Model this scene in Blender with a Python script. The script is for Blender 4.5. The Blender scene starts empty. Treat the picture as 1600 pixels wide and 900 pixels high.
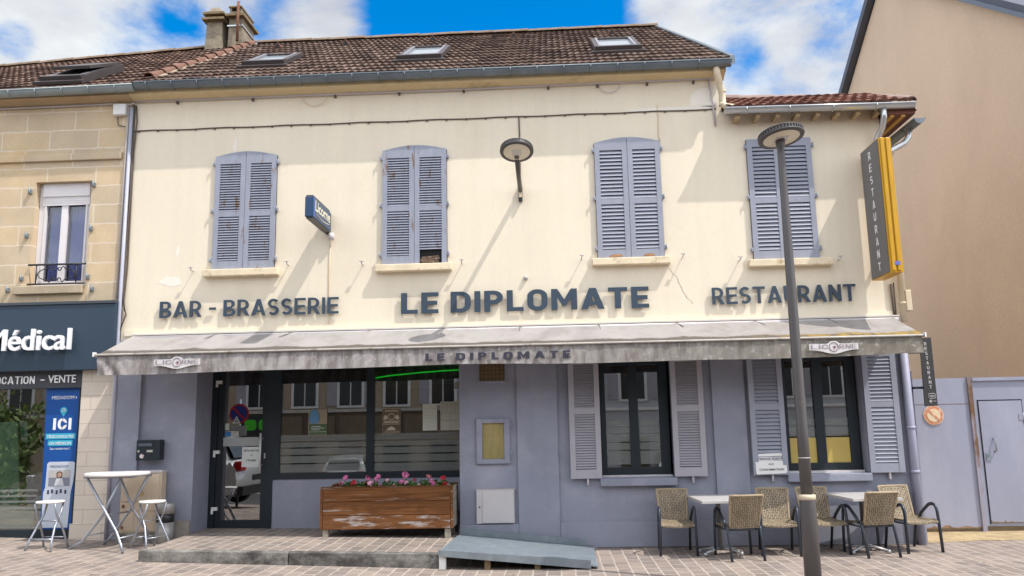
import bpy, bmesh, math, random
from mathutils import Vector, Matrix
random.seed(7)
C = bpy.context.scene.collection
SC = bpy.context.scene
R = math.radians

# ------------------------------------------------------------------ camera
cam_d = bpy.data.cameras.new('camera'); cam = bpy.data.objects.new('camera', cam_d); C.objects.link(cam)
cam_d.sensor_width = 36.0; cam_d.lens = 1290.9/1600*36.0; cam_d.clip_end = 600
right = Vector((0.99834895, 0.05429889, -0.01873484))
up = Vector((0.02745735, -0.16464442, 0.98597074))
fwd = Vector((-0.05045253, 0.98485727, 0.16586349))
m = Matrix((right, up, -fwd)).transposed().to_4x4(); m.translation = Vector((0, -12, 1.68))
cam.matrix_world = m
SC.camera = cam
# ------------------------------------------------------------------ world, sun, exposure
SUN = Vector((0.55, -0.29, 1.0)).normalized()
EL = math.asin(SUN.z); AZ = math.atan2(SUN.x, SUN.y)
w = bpy.data.worlds.new('World'); SC.world = w; w.use_nodes = True
nt = w.node_tree; nt.nodes.clear()
def wn(t, **k):
    n = nt.nodes.new(t)
    for a, b in k.items(): setattr(n, a, b)
    return n
L = nt.links.new
sky = wn('ShaderNodeTexSky', sky_type='NISHITA', sun_disc=False, sun_elevation=EL, sun_rotation=AZ, air_density=1.0, dust_density=0.3, ozone_density=2.5)
hsv = wn('ShaderNodeHueSaturation'); hsv.inputs['Saturation'].default_value = 1.7; hsv.inputs['Value'].default_value = 1.0
L(sky.outputs[0], hsv.inputs['Color'])
bg1 = wn('ShaderNodeBackground'); bg1.inputs[1].default_value = 0.115; L(hsv.outputs[0], bg1.inputs[0])
tc = wn('ShaderNodeTexCoord')
sep = wn('ShaderNodeSeparateXYZ'); L(tc.outputs['Generated'], sep.inputs[0])
def wmath(op, a, b=None, c=None):
    n = wn('ShaderNodeMath', operation=op)
    for i, v in enumerate((a, b, c)):
        if v is None: continue
        if isinstance(v, (int, float)): n.inputs[i].default_value = v
        else: L(v, n.inputs[i])
    return n.outputs[0]
den = wmath('ADD', wmath('MAXIMUM', sep.outputs[2], 0.0), 0.25)
div = wn('ShaderNodeVectorMath', operation='SCALE'); L(tc.outputs['Generated'], div.inputs[0]); L(wmath('DIVIDE', 1.0, den), div.inputs['Scale'])
ns = wn('ShaderNodeTexNoise'); ns.inputs['Scale'].default_value = 3.2; ns.inputs['Detail'].default_value = 9; ns.inputs['Roughness'].default_value = 0.58; ns.inputs['Distortion'].default_value = 0.25
off = wn('ShaderNodeVectorMath', operation='ADD'); off.inputs[1].default_value = (3.1, 1.7, 0.4); L(div.outputs[0], off.inputs[0]); L(off.outputs[0], ns.inputs['Vector'])
def gap(px, py, rad, amount):       # a clear patch of blue in the cloud, round a direction
    d = (right*(px-800)/1290.9 + up*(450-py)/1290.9 + fwd).normalized()
    v = wn('ShaderNodeVectorMath', operation='DISTANCE'); nv = wn('ShaderNodeVectorMath', operation='NORMALIZE'); L(tc.outputs['Generated'], nv.inputs[0])
    L(nv.outputs[0], v.inputs[0]); v.inputs[1].default_value = d
    mr = wn('ShaderNodeMapRange', interpolation_type='SMOOTHSTEP'); L(v.outputs['Value'], mr.inputs[0])
    mr.inputs[1].default_value = rad*0.35; mr.inputs[2].default_value = rad; mr.inputs[3].default_value = amount; mr.inputs[4].default_value = 0
    return mr.outputs[0]
dens = wmath('ADD', ns.outputs[0], 0.20)
for g in ((680, 30, 0.12, 0.43), (860, 20, 0.12, 0.43), (770, -70, 0.14, 0.4), (20, 62, 0.035, 0.16), (280, 12, 0.04, 0.16), (1160, 90, 0.04, 0.1)):
    dens = wmath('SUBTRACT', dens, gap(*g))
cr = wn('ShaderNodeMapRange', interpolation_type='SMOOTHSTEP'); L(dens, cr.inputs[0]); cr.inputs[1].default_value = 0.46; cr.inputs[2].default_value = 0.70
ns2 = wn('ShaderNodeTexNoise'); ns2.inputs['Scale'].default_value = 5.5; ns2.inputs['Detail'].default_value = 6; L(off.outputs[0], ns2.inputs['Vector'])
ccol = wn('ShaderNodeMapRange'); L(ns2.outputs[0], ccol.inputs[0]); ccol.inputs[1].default_value = 0.35; ccol.inputs[2].default_value = 0.65; ccol.inputs[3].default_value = 0.66; ccol.inputs[4].default_value = 1.0
cc = wn('ShaderNodeCombineColor'); L(wmath('MULTIPLY', ccol.outputs[0], 0.94), cc.inputs[0]); L(wmath('MULTIPLY', ccol.outputs[0], 0.98), cc.inputs[1]); L(wmath('ADD', wmath('MULTIPLY', ccol.outputs[0], 0.8), 0.2), cc.inputs[2])
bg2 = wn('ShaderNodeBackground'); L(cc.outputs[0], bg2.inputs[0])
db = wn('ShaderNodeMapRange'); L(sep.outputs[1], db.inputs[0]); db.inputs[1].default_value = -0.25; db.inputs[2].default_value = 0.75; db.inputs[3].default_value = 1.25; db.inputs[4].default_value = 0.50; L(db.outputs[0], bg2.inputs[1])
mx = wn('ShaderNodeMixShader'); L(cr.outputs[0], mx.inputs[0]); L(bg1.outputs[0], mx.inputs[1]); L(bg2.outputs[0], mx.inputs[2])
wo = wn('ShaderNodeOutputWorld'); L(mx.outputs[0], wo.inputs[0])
sd = bpy.data.lights.new('sun', 'SUN'); sd.energy = 2.3; sd.angle = R(0.53); sd.color = (1.0, 0.95, 0.87)
so = bpy.data.objects.new('sun', sd); C.objects.link(so); so.rotation_euler = (-SUN).to_track_quat('-Z', 'Y').to_euler(); so.location = SUN*60
SC.view_settings.view_transform = 'Standard'; SC.view_settings.look = 'None'; SC.view_settings.gamma = 1; SC.view_settings.use_curve_mapping = False
SC.view_settings.exposure = 0.95
SC.render.engine = 'CYCLES'; SC.cycles.use_denoising = True
SC.cycles.max_bounces = 8; SC.cycles.transparent_max_bounces = 12; SC.cycles.caustics_reflective = False; SC.cycles.caustics_refractive = False

# ------------------------------------------------------------------ materials
MATS = {}
def mat(name, col, rough=0.75, metal=0.0, var=0.12, vscale=3.0, bump=0.0, bscale=80.0, stain=None, st_scale=2.0, st_lo=0.55, st_hi=0.7, stretch=(1,1,1), spec=0.4, grain=0.0, streak=0.0):
    """principled material with large soft variation, fine grain, an optional stain colour in noise patches, and bump"""
    if name in MATS: return MATS[name]
    M = bpy.data.materials.new(name); M.use_nodes = True; t = M.node_tree; N = t.nodes; K = t.links.new
    b = N['Principled BSDF']; b.inputs['Roughness'].default_value = rough; b.inputs['Metallic'].default_value = metal; b.inputs['Specular IOR Level'].default_value = spec
    co = N.new('ShaderNodeTexCoord'); oi = N.new('ShaderNodeObjectInfo')
    ad = N.new('ShaderNodeVectorMath'); ad.operation = 'ADD'; sc = N.new('ShaderNodeVectorMath'); sc.operation = 'SCALE'
    cx = N.new('ShaderNodeCombineXYZ')
    for i in range(3): K(oi.outputs['Random'], cx.inputs[i])
    K(cx.outputs[0], sc.inputs[0]); sc.inputs['Scale'].default_value = 37.0
    mp = N.new('ShaderNodeMapping'); mp.inputs['Scale'].default_value = stretch
    K(co.outputs['Object'], mp.inputs[0]); K(mp.outputs[0], ad.inputs[0]); K(sc.outputs[0], ad.inputs[1])
    V = ad.outputs[0]
    def noise(s, d=5, r=0.55):
        n = N.new('ShaderNodeTexNoise'); n.inputs['Scale'].default_value = s; n.inputs['Detail'].default_value = d; n.inputs['Roughness'].default_value = r; K(V, n.inputs['Vector']); return n.outputs[0]
    def mixc(f, a, c, mode='MIX'):
        x = N.new('ShaderNodeMix'); x.data_type = 'RGBA'; x.blend_type = mode
        if isinstance(f, (int, float)): x.inputs[0].default_value = f
        else: K(f, x.inputs[0])
        for i, v in ((6, a), (7, c)):
            if isinstance(v, tuple): x.inputs[i].default_value = (*v, 1)
            else: K(v, x.inputs[i])
        return x.outputs[2]
    def rng(v, lo, hi, a=0.0, c=1.0):
        n = N.new('ShaderNodeMapRange'); K(v, n.inputs[0]); n.inputs[1].default_value = lo; n.inputs[2].default_value = hi; n.inputs[3].default_value = a; n.inputs[4].default_value = c; return n.outputs[0]
    lo = tuple(c*(1-var) for c in col); hi = tuple(min(1, c*(1+var)) for c in col)
    c = mixc(rng(noise(vscale), 0.3, 0.7), lo, hi)
    if grain:
        g = rng(noise(bscale, 2), 0.3, 0.7, 1-grain, 1+grain)
        cg = N.new('ShaderNodeCombineColor')
        for i in range(3): K(g, cg.inputs[i])
        c = mixc(1.0, c, cg.outputs[0], 'MULTIPLY')
    if streak:
        m2 = N.new('ShaderNodeMapping'); m2.inputs['Scale'].default_value = (3.2,3.2,.22); K(co.outputs['Object'], m2.inputs[0]); n2 = N.new('ShaderNodeTexNoise'); n2.inputs['Scale'].default_value = 1.6; n2.inputs['Detail'].default_value = 6; n2.inputs['Roughness'].default_value = .6; K(m2.outputs[0], n2.inputs['Vector'])
        g2 = rng(n2.outputs[0], .42, .75, 1, 1-streak); c2 = N.new('ShaderNodeCombineColor')
        K(g2, c2.inputs[0]); K(g2, c2.inputs[1]); K(g2, c2.inputs[2]); c = mixc(1.0, c, c2.outputs[0], 'MULTIPLY')
    if stain is not None:
        c = mixc(rng(noise(st_scale, 9, 0.68), st_lo, st_hi), c, stain)
    K(c, b.inputs['Base Color'])
    if bump:
        bp = N.new('ShaderNodeBump'); bp.inputs['Strength'].default_value = bump; bp.inputs['Distance'].default_value = 0.01; K(noise(bscale, 4), bp.inputs['Height']); K(bp.outputs[0], b.inputs['Normal'])
    M['nodes'] = 1; MATS[name] = M
    return M
def plain(name, col, rough=0.6, emit=0.0, metal=0.0):
    if name in MATS: return MATS[name]
    M = bpy.data.materials.new(name); M.use_nodes = True; b = M.node_tree.nodes['Principled BSDF']
    b.inputs['Base Color'].default_value = (*col, 1); b.inputs['Roughness'].default_value = rough; b.inputs['Metallic'].default_value = metal
    if emit: b.inputs['Emission Color'].default_value = (*col, 1); b.inputs['Emission Strength'].default_value = emit
    MATS[name] = M; return M
def brickmat(name, c1, c2, mortar, bw, rh, msize, grain=.14, offset=0.5, rough=0.85, bump=0.3, plane='XY', noise_amt=0.25, stain=None):
    """masonry / paving in metres; plane says which two axes carry the pattern"""
    M = bpy.data.materials.new(name); M.use_nodes = True; t = M.node_tree; N = t.nodes; K = t.links.new
    b = N['Principled BSDF']; b.inputs['Roughness'].default_value = rough; b.inputs['Specular IOR Level'].default_value = 0.25
    co = N.new('ShaderNodeTexCoord'); sp = N.new('ShaderNodeSeparateXYZ'); K(co.outputs['Object'], sp.inputs[0]); cb = N.new('ShaderNodeCombineXYZ')
    ax = {'X': 0, 'Y': 1, 'Z': 2}
    K(sp.outputs[ax[plane[0]]], cb.inputs[0]); K(sp.outputs[ax[plane[1]]], cb.inputs[1])
    nz = N.new('ShaderNodeTexNoise'); nz.inputs['Scale'].default_value = 6; nz.inputs['Detail'].default_value = 3; K(co.outputs['Object'], nz.inputs['Vector'])
    sb = N.new('ShaderNodeVectorMath'); sb.operation = 'SUBTRACT'; K(nz.outputs['Color'], sb.inputs[0]); sb.inputs[1].default_value = (0.5, 0.5, 0.5)
    ss = N.new('ShaderNodeVectorMath'); ss.operation = 'SCALE'; K(sb.outputs[0], ss.inputs[0]); ss.inputs['Scale'].default_value = 0.03
    ad = N.new('ShaderNodeVectorMath'); ad.operation = 'ADD'; K(cb.outputs[0], ad.inputs[0]); K(ss.outputs[0], ad.inputs[1])
    br = N.new('ShaderNodeTexBrick'); K(ad.outputs[0], br.inputs['Vector'])
    br.inputs['Color1'].default_value = (*c1, 1); br.inputs['Color2'].default_value = (*c2, 1); br.inputs['Mortar'].default_value = (*mortar, 1)
    br.inputs['Scale'].default_value = 1; br.inputs['Mortar Size'].default_value = msize; br.inputs['Mortar Smooth'].default_value = 0.3; br.inputs['Bias'].default_value = 0
    br.inputs['Brick Width'].default_value = bw; br.inputs['Row Height'].default_value = rh; br.offset = offset
    n1 = N.new('ShaderNodeTexNoise'); n1.inputs['Scale'].default_value = 1.3; n1.inputs['Detail'].default_value = 8; n1.inputs['Roughness'].default_value = 0.65; K(co.outputs['Object'], n1.inputs['Vector'])
    r1 = N.new('ShaderNodeMapRange'); K(n1.outputs[0], r1.inputs[0]); r1.inputs[1].default_value = 0.3; r1.inputs[2].default_value = 0.7; r1.inputs[3].default_value = 1-noise_amt; r1.inputs[4].default_value = 1+noise_amt
    n2 = N.new('ShaderNodeTexNoise'); n2.inputs['Scale'].default_value = 45; n2.inputs['Detail'].default_value = 4; K(co.outputs['Object'], n2.inputs['Vector'])
    r2 = N.new('ShaderNodeMapRange'); K(n2.outputs[0], r2.inputs[0]); r2.inputs[1].default_value = 0.3; r2.inputs[2].default_value = 0.7; r2.inputs[3].default_value = 1-grain; r2.inputs[4].default_value = 1+grain
    ml = N.new('ShaderNodeMath'); ml.operation = 'MULTIPLY'; K(r1.outputs[0], ml.inputs[0]); K(r2.outputs[0], ml.inputs[1])
    cg = N.new('ShaderNodeCombineColor')
    for i in range(3): K(ml.outputs[0], cg.inputs[i])
    x = N.new('ShaderNodeMix'); x.data_type = 'RGBA'; x.blend_type = 'MULTIPLY'; x.inputs[0].default_value = 1; K(br.outputs['Color'], x.inputs[6]); K(cg.outputs[0], x.inputs[7])
    outc = x.outputs[2]
    if stain:
        n3 = N.new('ShaderNodeTexNoise'); n3.inputs['Scale'].default_value = 2.1; n3.inputs['Detail'].default_value = 8; n3.inputs['Roughness'].default_value = .7; K(co.outputs['Object'], n3.inputs['Vector'])
        r3 = N.new('ShaderNodeMapRange'); K(n3.outputs[0], r3.inputs[0]); r3.inputs[1].default_value = .52; r3.inputs[2].default_value = .72; r3.inputs[4].default_value = .6
        y = N.new('ShaderNodeMix'); y.data_type = 'RGBA'; K(r3.outputs[0], y.inputs[0]); K(outc, y.inputs[6]); y.inputs[7].default_value = (*stain, 1); outc = y.outputs[2]
    K(outc, b.inputs['Base Color'])
    bp = N.new('ShaderNodeBump'); bp.inputs['Strength'].default_value = bump; bp.inputs['Distance'].default_value = 0.01; bp.invert = True
    sm = N.new('ShaderNodeMath'); sm.operation = 'ADD'; K(br.outputs['Fac'], sm.inputs[0]); sc2 = N.new('ShaderNodeMath'); sc2.operation = 'MULTIPLY'; sc2.inputs[1].default_value = 0.4; K(n2.outputs[0], sc2.inputs[0]); K(sc2.outputs[0], sm.inputs[1])
    K(sm.outputs[0], bp.inputs['Height']); K(bp.outputs[0], b.inputs['Normal'])
    MATS[name] = M; return M
def glassmat(name, refl=0.2, tint=(0.82, 0.86, 0.85)):
    if name in MATS: return MATS[name]
    M = bpy.data.materials.new(name); M.use_nodes = True; t = M.node_tree; N = t.nodes; K = t.links.new; N.clear()
    o = N.new('ShaderNodeOutputMaterial'); tr = N.new('ShaderNodeBsdfTransparent'); tr.inputs[0].default_value = (*tint, 1)
    gl = N.new('ShaderNodeBsdfGlossy'); gl.inputs['Roughness'].default_value = 0.0
    lw = N.new('ShaderNodeLayerWeight'); lw.inputs[0].default_value = 0.25
    ma = N.new('ShaderNodeMath'); ma.operation = 'MULTIPLY_ADD'; ma.inputs[1].default_value = 0.7; ma.inputs[2].default_value = refl; ma.use_clamp = True; K(lw.outputs['Fresnel'], ma.inputs[0])
    mxs = N.new('ShaderNodeMixShader'); K(ma.outputs[0], mxs.inputs[0]); K(tr.outputs[0], mxs.inputs[1]); K(gl.outputs[0], mxs.inputs[2]); K(mxs.outputs[0], o.inputs[0])
    MATS[name] = M; return M
def frostmat(name, col, a):
    if name in MATS: return MATS[name]
    M = bpy.data.materials.new(name); M.use_nodes = True; b = M.node_tree.nodes['Principled BSDF']; b.inputs['Base Color'].default_value = (*col, 1); b.inputs['Alpha'].default_value = a; b.inputs['Roughness'].default_value = 0.5
    MATS[name] = M; return M

# ------------------------------------------------------------------ mesh builder
class MB:
    def __init__(s): s.v = []; s.f = []; s.m = []; s.s = []
    def add(s, vs, fs, m=0, smooth=False):
        o = len(s.v); s.v += [tuple(v) for v in vs]
        for f in fs: s.f.append([o+i for i in f]); s.m.append(m); s.s.append(smooth)
        return s
    def box(s, x0, x1, y0, y1, z0, z1, m=0):
        return s.add([(x0,y0,z0),(x1,y0,z0),(x1,y1,z0),(x0,y1,z0),(x0,y0,z1),(x1,y0,z1),(x1,y1,z1),(x0,y1,z1)],
                     [(0,3,2,1),(4,5,6,7),(0,1,5,4),(1,2,6,5),(2,3,7,6),(3,0,4,7)], m)
    def hexa(s, b, t, m=0):      # bottom four points, top four points
        return s.add(list(b)+list(t), [(0,3,2,1),(4,5,6,7),(0,1,5,4),(1,2,6,5),(2,3,7,6),(3,0,4,7)], m)
    def prism(s, pts, a, b, ax='y', m=0):   # 2-D outline pushed along an axis from a to b
        n = len(pts)
        def p(u, w, t): return {'y': (u,t,w), 'x': (t,u,w), 'z': (u,w,t)}[ax]
        vs = [p(u,w,a) for u,w in pts]+[p(u,w,b) for u,w in pts]
        fs = [tuple(range(n)), tuple(range(2*n-1, n-1, -1))]+[(i,(i+1)%n,n+(i+1)%n,n+i) for i in range(n)]
        return s.add(vs, fs, m)
    def tube(s, pts, r, seg=8, m=0, cap=True, flat=1.0, close=False):
        pts = [Vector(p) for p in pts]; n = len(pts); rr = r if isinstance(r, (list, tuple)) else [r]*n
        o = len(s.v); prev = None
        for i, p in enumerate(pts):
            a = pts[i-1] if (i > 0 or close) else p; c = pts[(i+1) % n] if (i < n-1 or close) else p
            d = (c-a).normalized()
            if prev is None:
                h = Vector((0,0,1)) if abs(d.z) < 0.9 else Vector((1,0,0)); u = d.cross(h).normalized()
            else:
                u = (prev-d*prev.dot(d)).normalized()
            prev = u; w2 = d.cross(u)
            for k in range(seg):
                t = 2*math.pi*k/seg; s.v.append(tuple(p+u*rr[i]*math.cos(t)+w2*rr[i]*flat*math.sin(t)))
        for i in range(n if close else n-1):
            j = (i+1) % n
            for k in range(seg): s.f.append([o+i*seg+k, o+i*seg+(k+1)%seg, o+j*seg+(k+1)%seg, o+j*seg+k]); s.m.append(m); s.s.append(True)
        if cap and not close:
            s.f.append([o+k for k in range(seg)][::-1]); s.m.append(m); s.s.append(False)
            s.f.append([o+(n-1)*seg+k for k in range(seg)]); s.m.append(m); s.s.append(False)
        return s
    def lathe(s, prof, c=(0,0,0), seg=24, m=0, smooth=True):   # profile (r, z) turned about the vertical through c
        o = len(s.v); n = len(prof)
        for r, z in prof:
            for k in range(seg): t = 2*math.pi*k/seg; s.v.append((c[0]+r*math.cos(t), c[1]+r*math.sin(t), c[2]+z))
        for i in range(n-1):
            for k in range(seg): s.f.append([o+i*seg+k, o+i*seg+(k+1)%seg, o+(i+1)*seg+(k+1)%seg, o+(i+1)*seg+k]); s.m.append(m); s.s.append(smooth)
        if prof[0][0] > 1e-5: s.f.append([o+k for k in range(seg)][::-1]); s.m.append(m); s.s.append(False)
        if prof[-1][0] > 1e-5: s.f.append([o+(n-1)*seg+k for k in range(seg)]); s.m.append(m); s.s.append(False)
        return s
    def grid(s, P, m=0, smooth=True, flip=False):              # rows of points
        o = len(s.v); nr, nc = len(P), len(P[0])
        for row in P: s.v += [tuple(p) for p in row]
        for i in range(nr-1):
            for j in range(nc-1):
                f = [o+i*nc+j, o+i*nc+j+1, o+(i+1)*nc+j+1, o+(i+1)*nc+j]
                s.f.append(f[::-1] if flip else f); s.m.append(m); s.s.append(smooth)
        return s
    def sheet(s, P, th, m=0, smooth=True):                     # a grid given thickness along a vector
        s.grid(P, m, smooth); Q = [[Vector(p)+Vector(th) for p in r] for r in P]; s.grid(Q, m, smooth, True)
        nr, nc = len(P), len(P[0])
        for (a, b) in ((P[0], Q[0]), (P[-1], Q[-1]), ([r[0] for r in P], [r[0] for r in Q]), ([r[-1] for r in P], [r[-1] for r in Q])): s.grid([a, b], m, False)
        return s
    def xform(s, M, start=0):
        for i in range(start, len(s.v)): s.v[i] = tuple(M @ Vector(s.v[i]))
        return s
    def build(s, name, mats, parent=None, local=False):
        """one mesh object; vertices are world coordinates unless local, and move into the parent's frame"""
        mats = mats if isinstance(mats, (list, tuple)) else [mats]
        org = Vector(parent.get('_o', (0,0,0))) if (parent is not None and not local) else Vector((0,0,0))
        me = bpy.data.meshes.new(name); me.from_pydata([tuple(Vector(v)-org) for v in s.v], [], s.f)
        for x in mats: me.materials.append(x)
        me.polygons.foreach_set('material_index', s.m); me.polygons.foreach_set('use_smooth', s.s)
        bm = bmesh.new(); bm.from_mesh(me); bmesh.ops.recalc_face_normals(bm, faces=bm.faces); bm.to_mesh(me); bm.free()
        me.update()
        o = bpy.data.objects.new(name, me); C.objects.link(o)
        if parent is not None:
            o.parent = parent; o['_o'] = list(org)
        return o
def bevel(o, wd=0.006, seg=2):
    b = o.modifiers.new('edge', 'BEVEL'); b.width = wd; b.segments = seg; b.limit_method = 'ANGLE'; b.angle_limit = R(40); return o
def tag(o, label=None, cat=None, group=None, kind=None):
    if label: o['label'] = label
    if cat: o['category'] = cat
    if group: o['group'] = group
    if kind: o['kind'] = kind
    return o
def thing(name, label, cat, loc=(0,0,0), rz=0.0, group=None):
    o = bpy.data.objects.new(name, None); C.objects.link(o); o.location = loc; o.rotation_euler = (0,0,rz); o.empty_display_size = 0.1
    o['_o'] = list(loc); return tag(o, label, cat, group)
def copy_tree(o, parent=None):
    c = o.copy(); C.objects.link(c)
    if parent is not None: c.parent = parent
    for ch in list(o.children): copy_tree(ch, c)
    return c
def text(mb, s, O, U, V, x0, x1, z0, z1, ex=0.0, bold=0.0, m=0, fit=True):
    """lettering: origin O, reading direction U, up V; fills x0..x1 and z0..z1"""
    cu = bpy.data.curves.new('t', 'FONT'); cu.body = s; cu.size = 1; cu.offset = bold; cu.extrude = 0.5 if ex else 0; cu.resolution_u = 3
    ob = bpy.data.objects.new('t', cu); C.objects.link(ob); bpy.context.view_layer.update()
    me = bpy.data.meshes.new_from_object(ob.evaluated_get(bpy.context.evaluated_depsgraph_get()))
    vs = [v.co.copy() for v in me.vertices]; fs = [tuple(p.vertices) for p in me.polygons]
    bpy.data.objects.remove(ob); bpy.data.curves.remove(cu); bpy.data.meshes.remove(me)
    if not vs: return
    ax, bx = min(v.x for v in vs), max(v.x for v in vs); ay, by = min(v.y for v in vs), max(v.y for v in vs)
    U = Vector(U); V = Vector(V); Nn = U.cross(V); O = Vector(O)
    sz = (z1-z0)/(by-ay); sx = (x1-x0)/(bx-ax) if fit else sz
    mb.add([O+U*(x0+(v.x-ax)*sx)+V*(z0+(v.y-ay)*sz)+Nn*((v.z+0.5)*ex if ex else 0) for v in vs], fs, m)

# ---- sign lettering drawn as outlines (rounded industrial capitals)
from mathutils.geometry import tessellate_polygon
def arc(cx, cy, rx, ry, a0, a1, n=8): return [(cx+rx*math.cos(R(a0+(a1-a0)*i/n)), cy+ry*math.sin(R(a0+(a1-a0)*i/n))) for i in range(n+1)]
def rrect(x0, y0, x1, y1, r): return arc(x1-r,y0+r,r,r,-90,0)+arc(x1-r,y1-r,r,r,0,90)+arc(x0+r,y1-r,r,r,90,180)+arc(x0+r,y0+r,r,r,180,270)
def ribbon(c, s):
    l, r_ = [], []
    for i, p in enumerate(c):
        a = c[max(0,i-1)]; b = c[min(len(c)-1,i+1)]; dx, dy = b[0]-a[0], b[1]-a[1]; q = math.hypot(dx,dy); nx, ny = -dy/q*s/2, dx/q*s/2
        l.append((p[0]+nx,p[1]+ny)); r_.append((p[0]-nx,p[1]-ny))
    return l+r_[::-1]
def glyph(c, s):
    t = s*.88
    if c == 'E': w=.60; return w, [[(0,0),(w,0),(w,t),(s,t),(s,.5-t/2),(w*.93,.5-t/2),(w*.93,.5+t/2),(s,.5+t/2),(s,1-t),(w,1-t),(w,1),(0,1)]]
    if c == 'L': w=.58; return w, [[(0,0),(w,0),(w,t),(s,t),(s,1),(0,1)]]
    if c == 'T': w=.66; return w, [[(w/2-s/2,0),(w/2+s/2,0),(w/2+s/2,1-t),(w,1-t),(w,1),(0,1),(0,1-t),(w/2-s/2,1-t)]]
    if c == 'I': return s, [[(0,0),(s,0),(s,1),(0,1)]]
    if c == '-': w=.36; return w, [[(0,.42),(w,.42),(w,.42+t),(0,.42+t)]]
    if c == 'A':
        w=.62+s*.9; e=s*.56; k=w/2-e; b=s*1.1; yb=.2; yt=yb+t*.9; ya=(w/2-b)/k
        return w, [[(0,0),(b,0),(b+yb*k,yb),(w-b-yb*k,yb),(w-b,0),(w,0),(w/2+e,1),(w/2-e,1)], [(b+yt*k,yt),(w-b-yt*k,yt),(w/2,ya)]]
    if c == 'M': w=.62+s*1.3; return w, [[(0,0),(s,0),(s,.60),(w/2-s*.32,.20),(w/2+s*.32,.20),(w-s,.60),(w-s,0),(w,0),(w,1),(w-s*1.02,1),(w/2,.50),(s*1.02,1),(0,1)]]
    if c == 'N': w=.48+s*1.1; return w, [[(0,0),(s,0),(s,.60),(w-s*1.02,0),(w,0),(w,1),(w-s,1),(w-s,.40),(s*1.02,1),(0,1)]]
    if c == 'D':
        w=.50+s*.95; r=.36; q=max(.06,r-s); return w, [[(0,0)]+arc(w-r,r,r,r,-90,0)+arc(w-r,1-r,r,r,0,90)+[(0,1)], [(s,t)]+arc(w-s-q,t+q,q,q,-90,0)+arc(w-s-q,1-t-q,q,q,0,90)+[(s,1-t)]]
    if c == 'O': w=.50+s*.95; return w, [rrect(0,-.01,w,1.01,.34), rrect(s,t,w-s,1-t,max(.06,.34-s))]
    if c == 'C':
        w=.48+s*.9; r=.30; return w, [ribbon([(w-s/2,.30)]+arc(w-s/2-r+.02,r+s/2-.02,r-.02,r-.02,0,-90,6)+arc(s/2+r,r+s/2-.02,r,r-.02,-90,-180,6)+arc(s/2+r,1-r-s/2+.02,r,r-.02,180,90,6)+arc(w-s/2-r+.02,1-r-s/2+.02,r-.02,r-.02,90,0,6)+[(w-s/2,.70)], s)]
    if c == 'U': w=.48+s*.95; r=.33; q=max(.05,r-s); return w, [[(0,1)]+arc(r,r-.01,r,r,180,270)+arc(w-r,r-.01,r,r,270,360)+[(w,1),(w-s,1)]+arc(w-s-q,t+q,q,q,0,-90)+arc(s+q,t+q,q,q,-90,-180)+[(s,1)]]
    if c in 'PR':
        w=.48+s*.85; yb=.36; r=(1-yb)/2; q=max(.04,r-t); hole=[(s,yb+t)]+arc(w-s-q,yb+t+q,q,q,-90,0)+arc(w-s-q,1-t-q,q,q,0,90)+[(s,1-t)]
        bowl=arc(w-r,yb+r,r,r,-90,90)
        if c == 'P': return w, [[(0,0),(s,0),(s,yb)]+bowl+[(0,1)], hole]
        bowl=arc(w-r,yb+r,r,r,-60,90)
        return w+.03, [[(0,0),(s,0),(s,yb),(w*.46,yb),(w-s*.98,0),(w+.05,0)]+bowl+[(0,1)], hole]
    if c == 'B':
        w=.50+s*.85; m=.52; r1=m/2; r2=(1-m)/2; o=.035; q=max(.03,r1-t)
        return w, [[(0,0)]+arc(w-r1,r1,r1,r1,-90,75)+arc(w-o-r2,1-r2,r2,r2,-70,90)+[(0,1)],
                   [(s,t)]+arc(w-s-q,t+q,q,q,-90,90)+[(s,t+2*q)], [(s,m+t*.45)]+arc(w-o-s-.07,(m+t*.45+1-t)/2,.07,(1-t-m-t*.45)/2,-90,90)+[(s,1-t)]]
    if c == 'S':
        w=.46+s*.85; h=s/2; a=w-s; ry1=(.5-h+.005)/2
        top=arc(w/2,1-h-ry1+.005,a/2,ry1,35,270,14); bot=arc(w/2,h+ry1-.005,a/2,ry1,90,-145,14)
        return w, [ribbon(top[:-1]+bot[1:], s*.95)]
    return .3, []
def din(mb, word, O, U, V, x0, x1, z0, z1, ex, s, m=0, track=.13, space=.30):
    O, U, V = Vector(O), Vector(U), Vector(V); Nn = U.cross(V); pos = []; x = 0
    for ch in word:
        if ch == ' ': x += space; continue
        w_, lp = glyph(ch, s); pos.append((x, lp)); x += w_+track
    tot = x-track; kx = (x1-x0)/tot; kz = z1-z0
    for gx, lp in pos:
        loops = [[O+U*(x0+(gx+p[0])*kx)+V*(z0+p[1]*kz) for p in l] for l in lp]
        tri = tessellate_polygon([[Vector((p[0],p[1],0)) for p in l] for l in lp]); flat = [p for l in loops for p in l]
        if ex:
            n = len(flat); mb.add([p+Nn*ex for p in flat]+flat, [tuple(t_) for t_ in tri]+[tuple(n+i for i in t_[::-1]) for t_ in tri], m); a = 0; fs = []
            for l in loops: fs += [(a+i, a+(i+1)%len(l), n+a+(i+1)%len(l), n+a+i) for i in range(len(l))]; a += len(l)
            o = len(mb.v)-2*n
            for f in fs: mb.f.append([o+i for i in f]); mb.m.append(m); mb.s.append(False)
        else: mb.add(flat, [tuple(t_) for t_ in tri], m)

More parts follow.
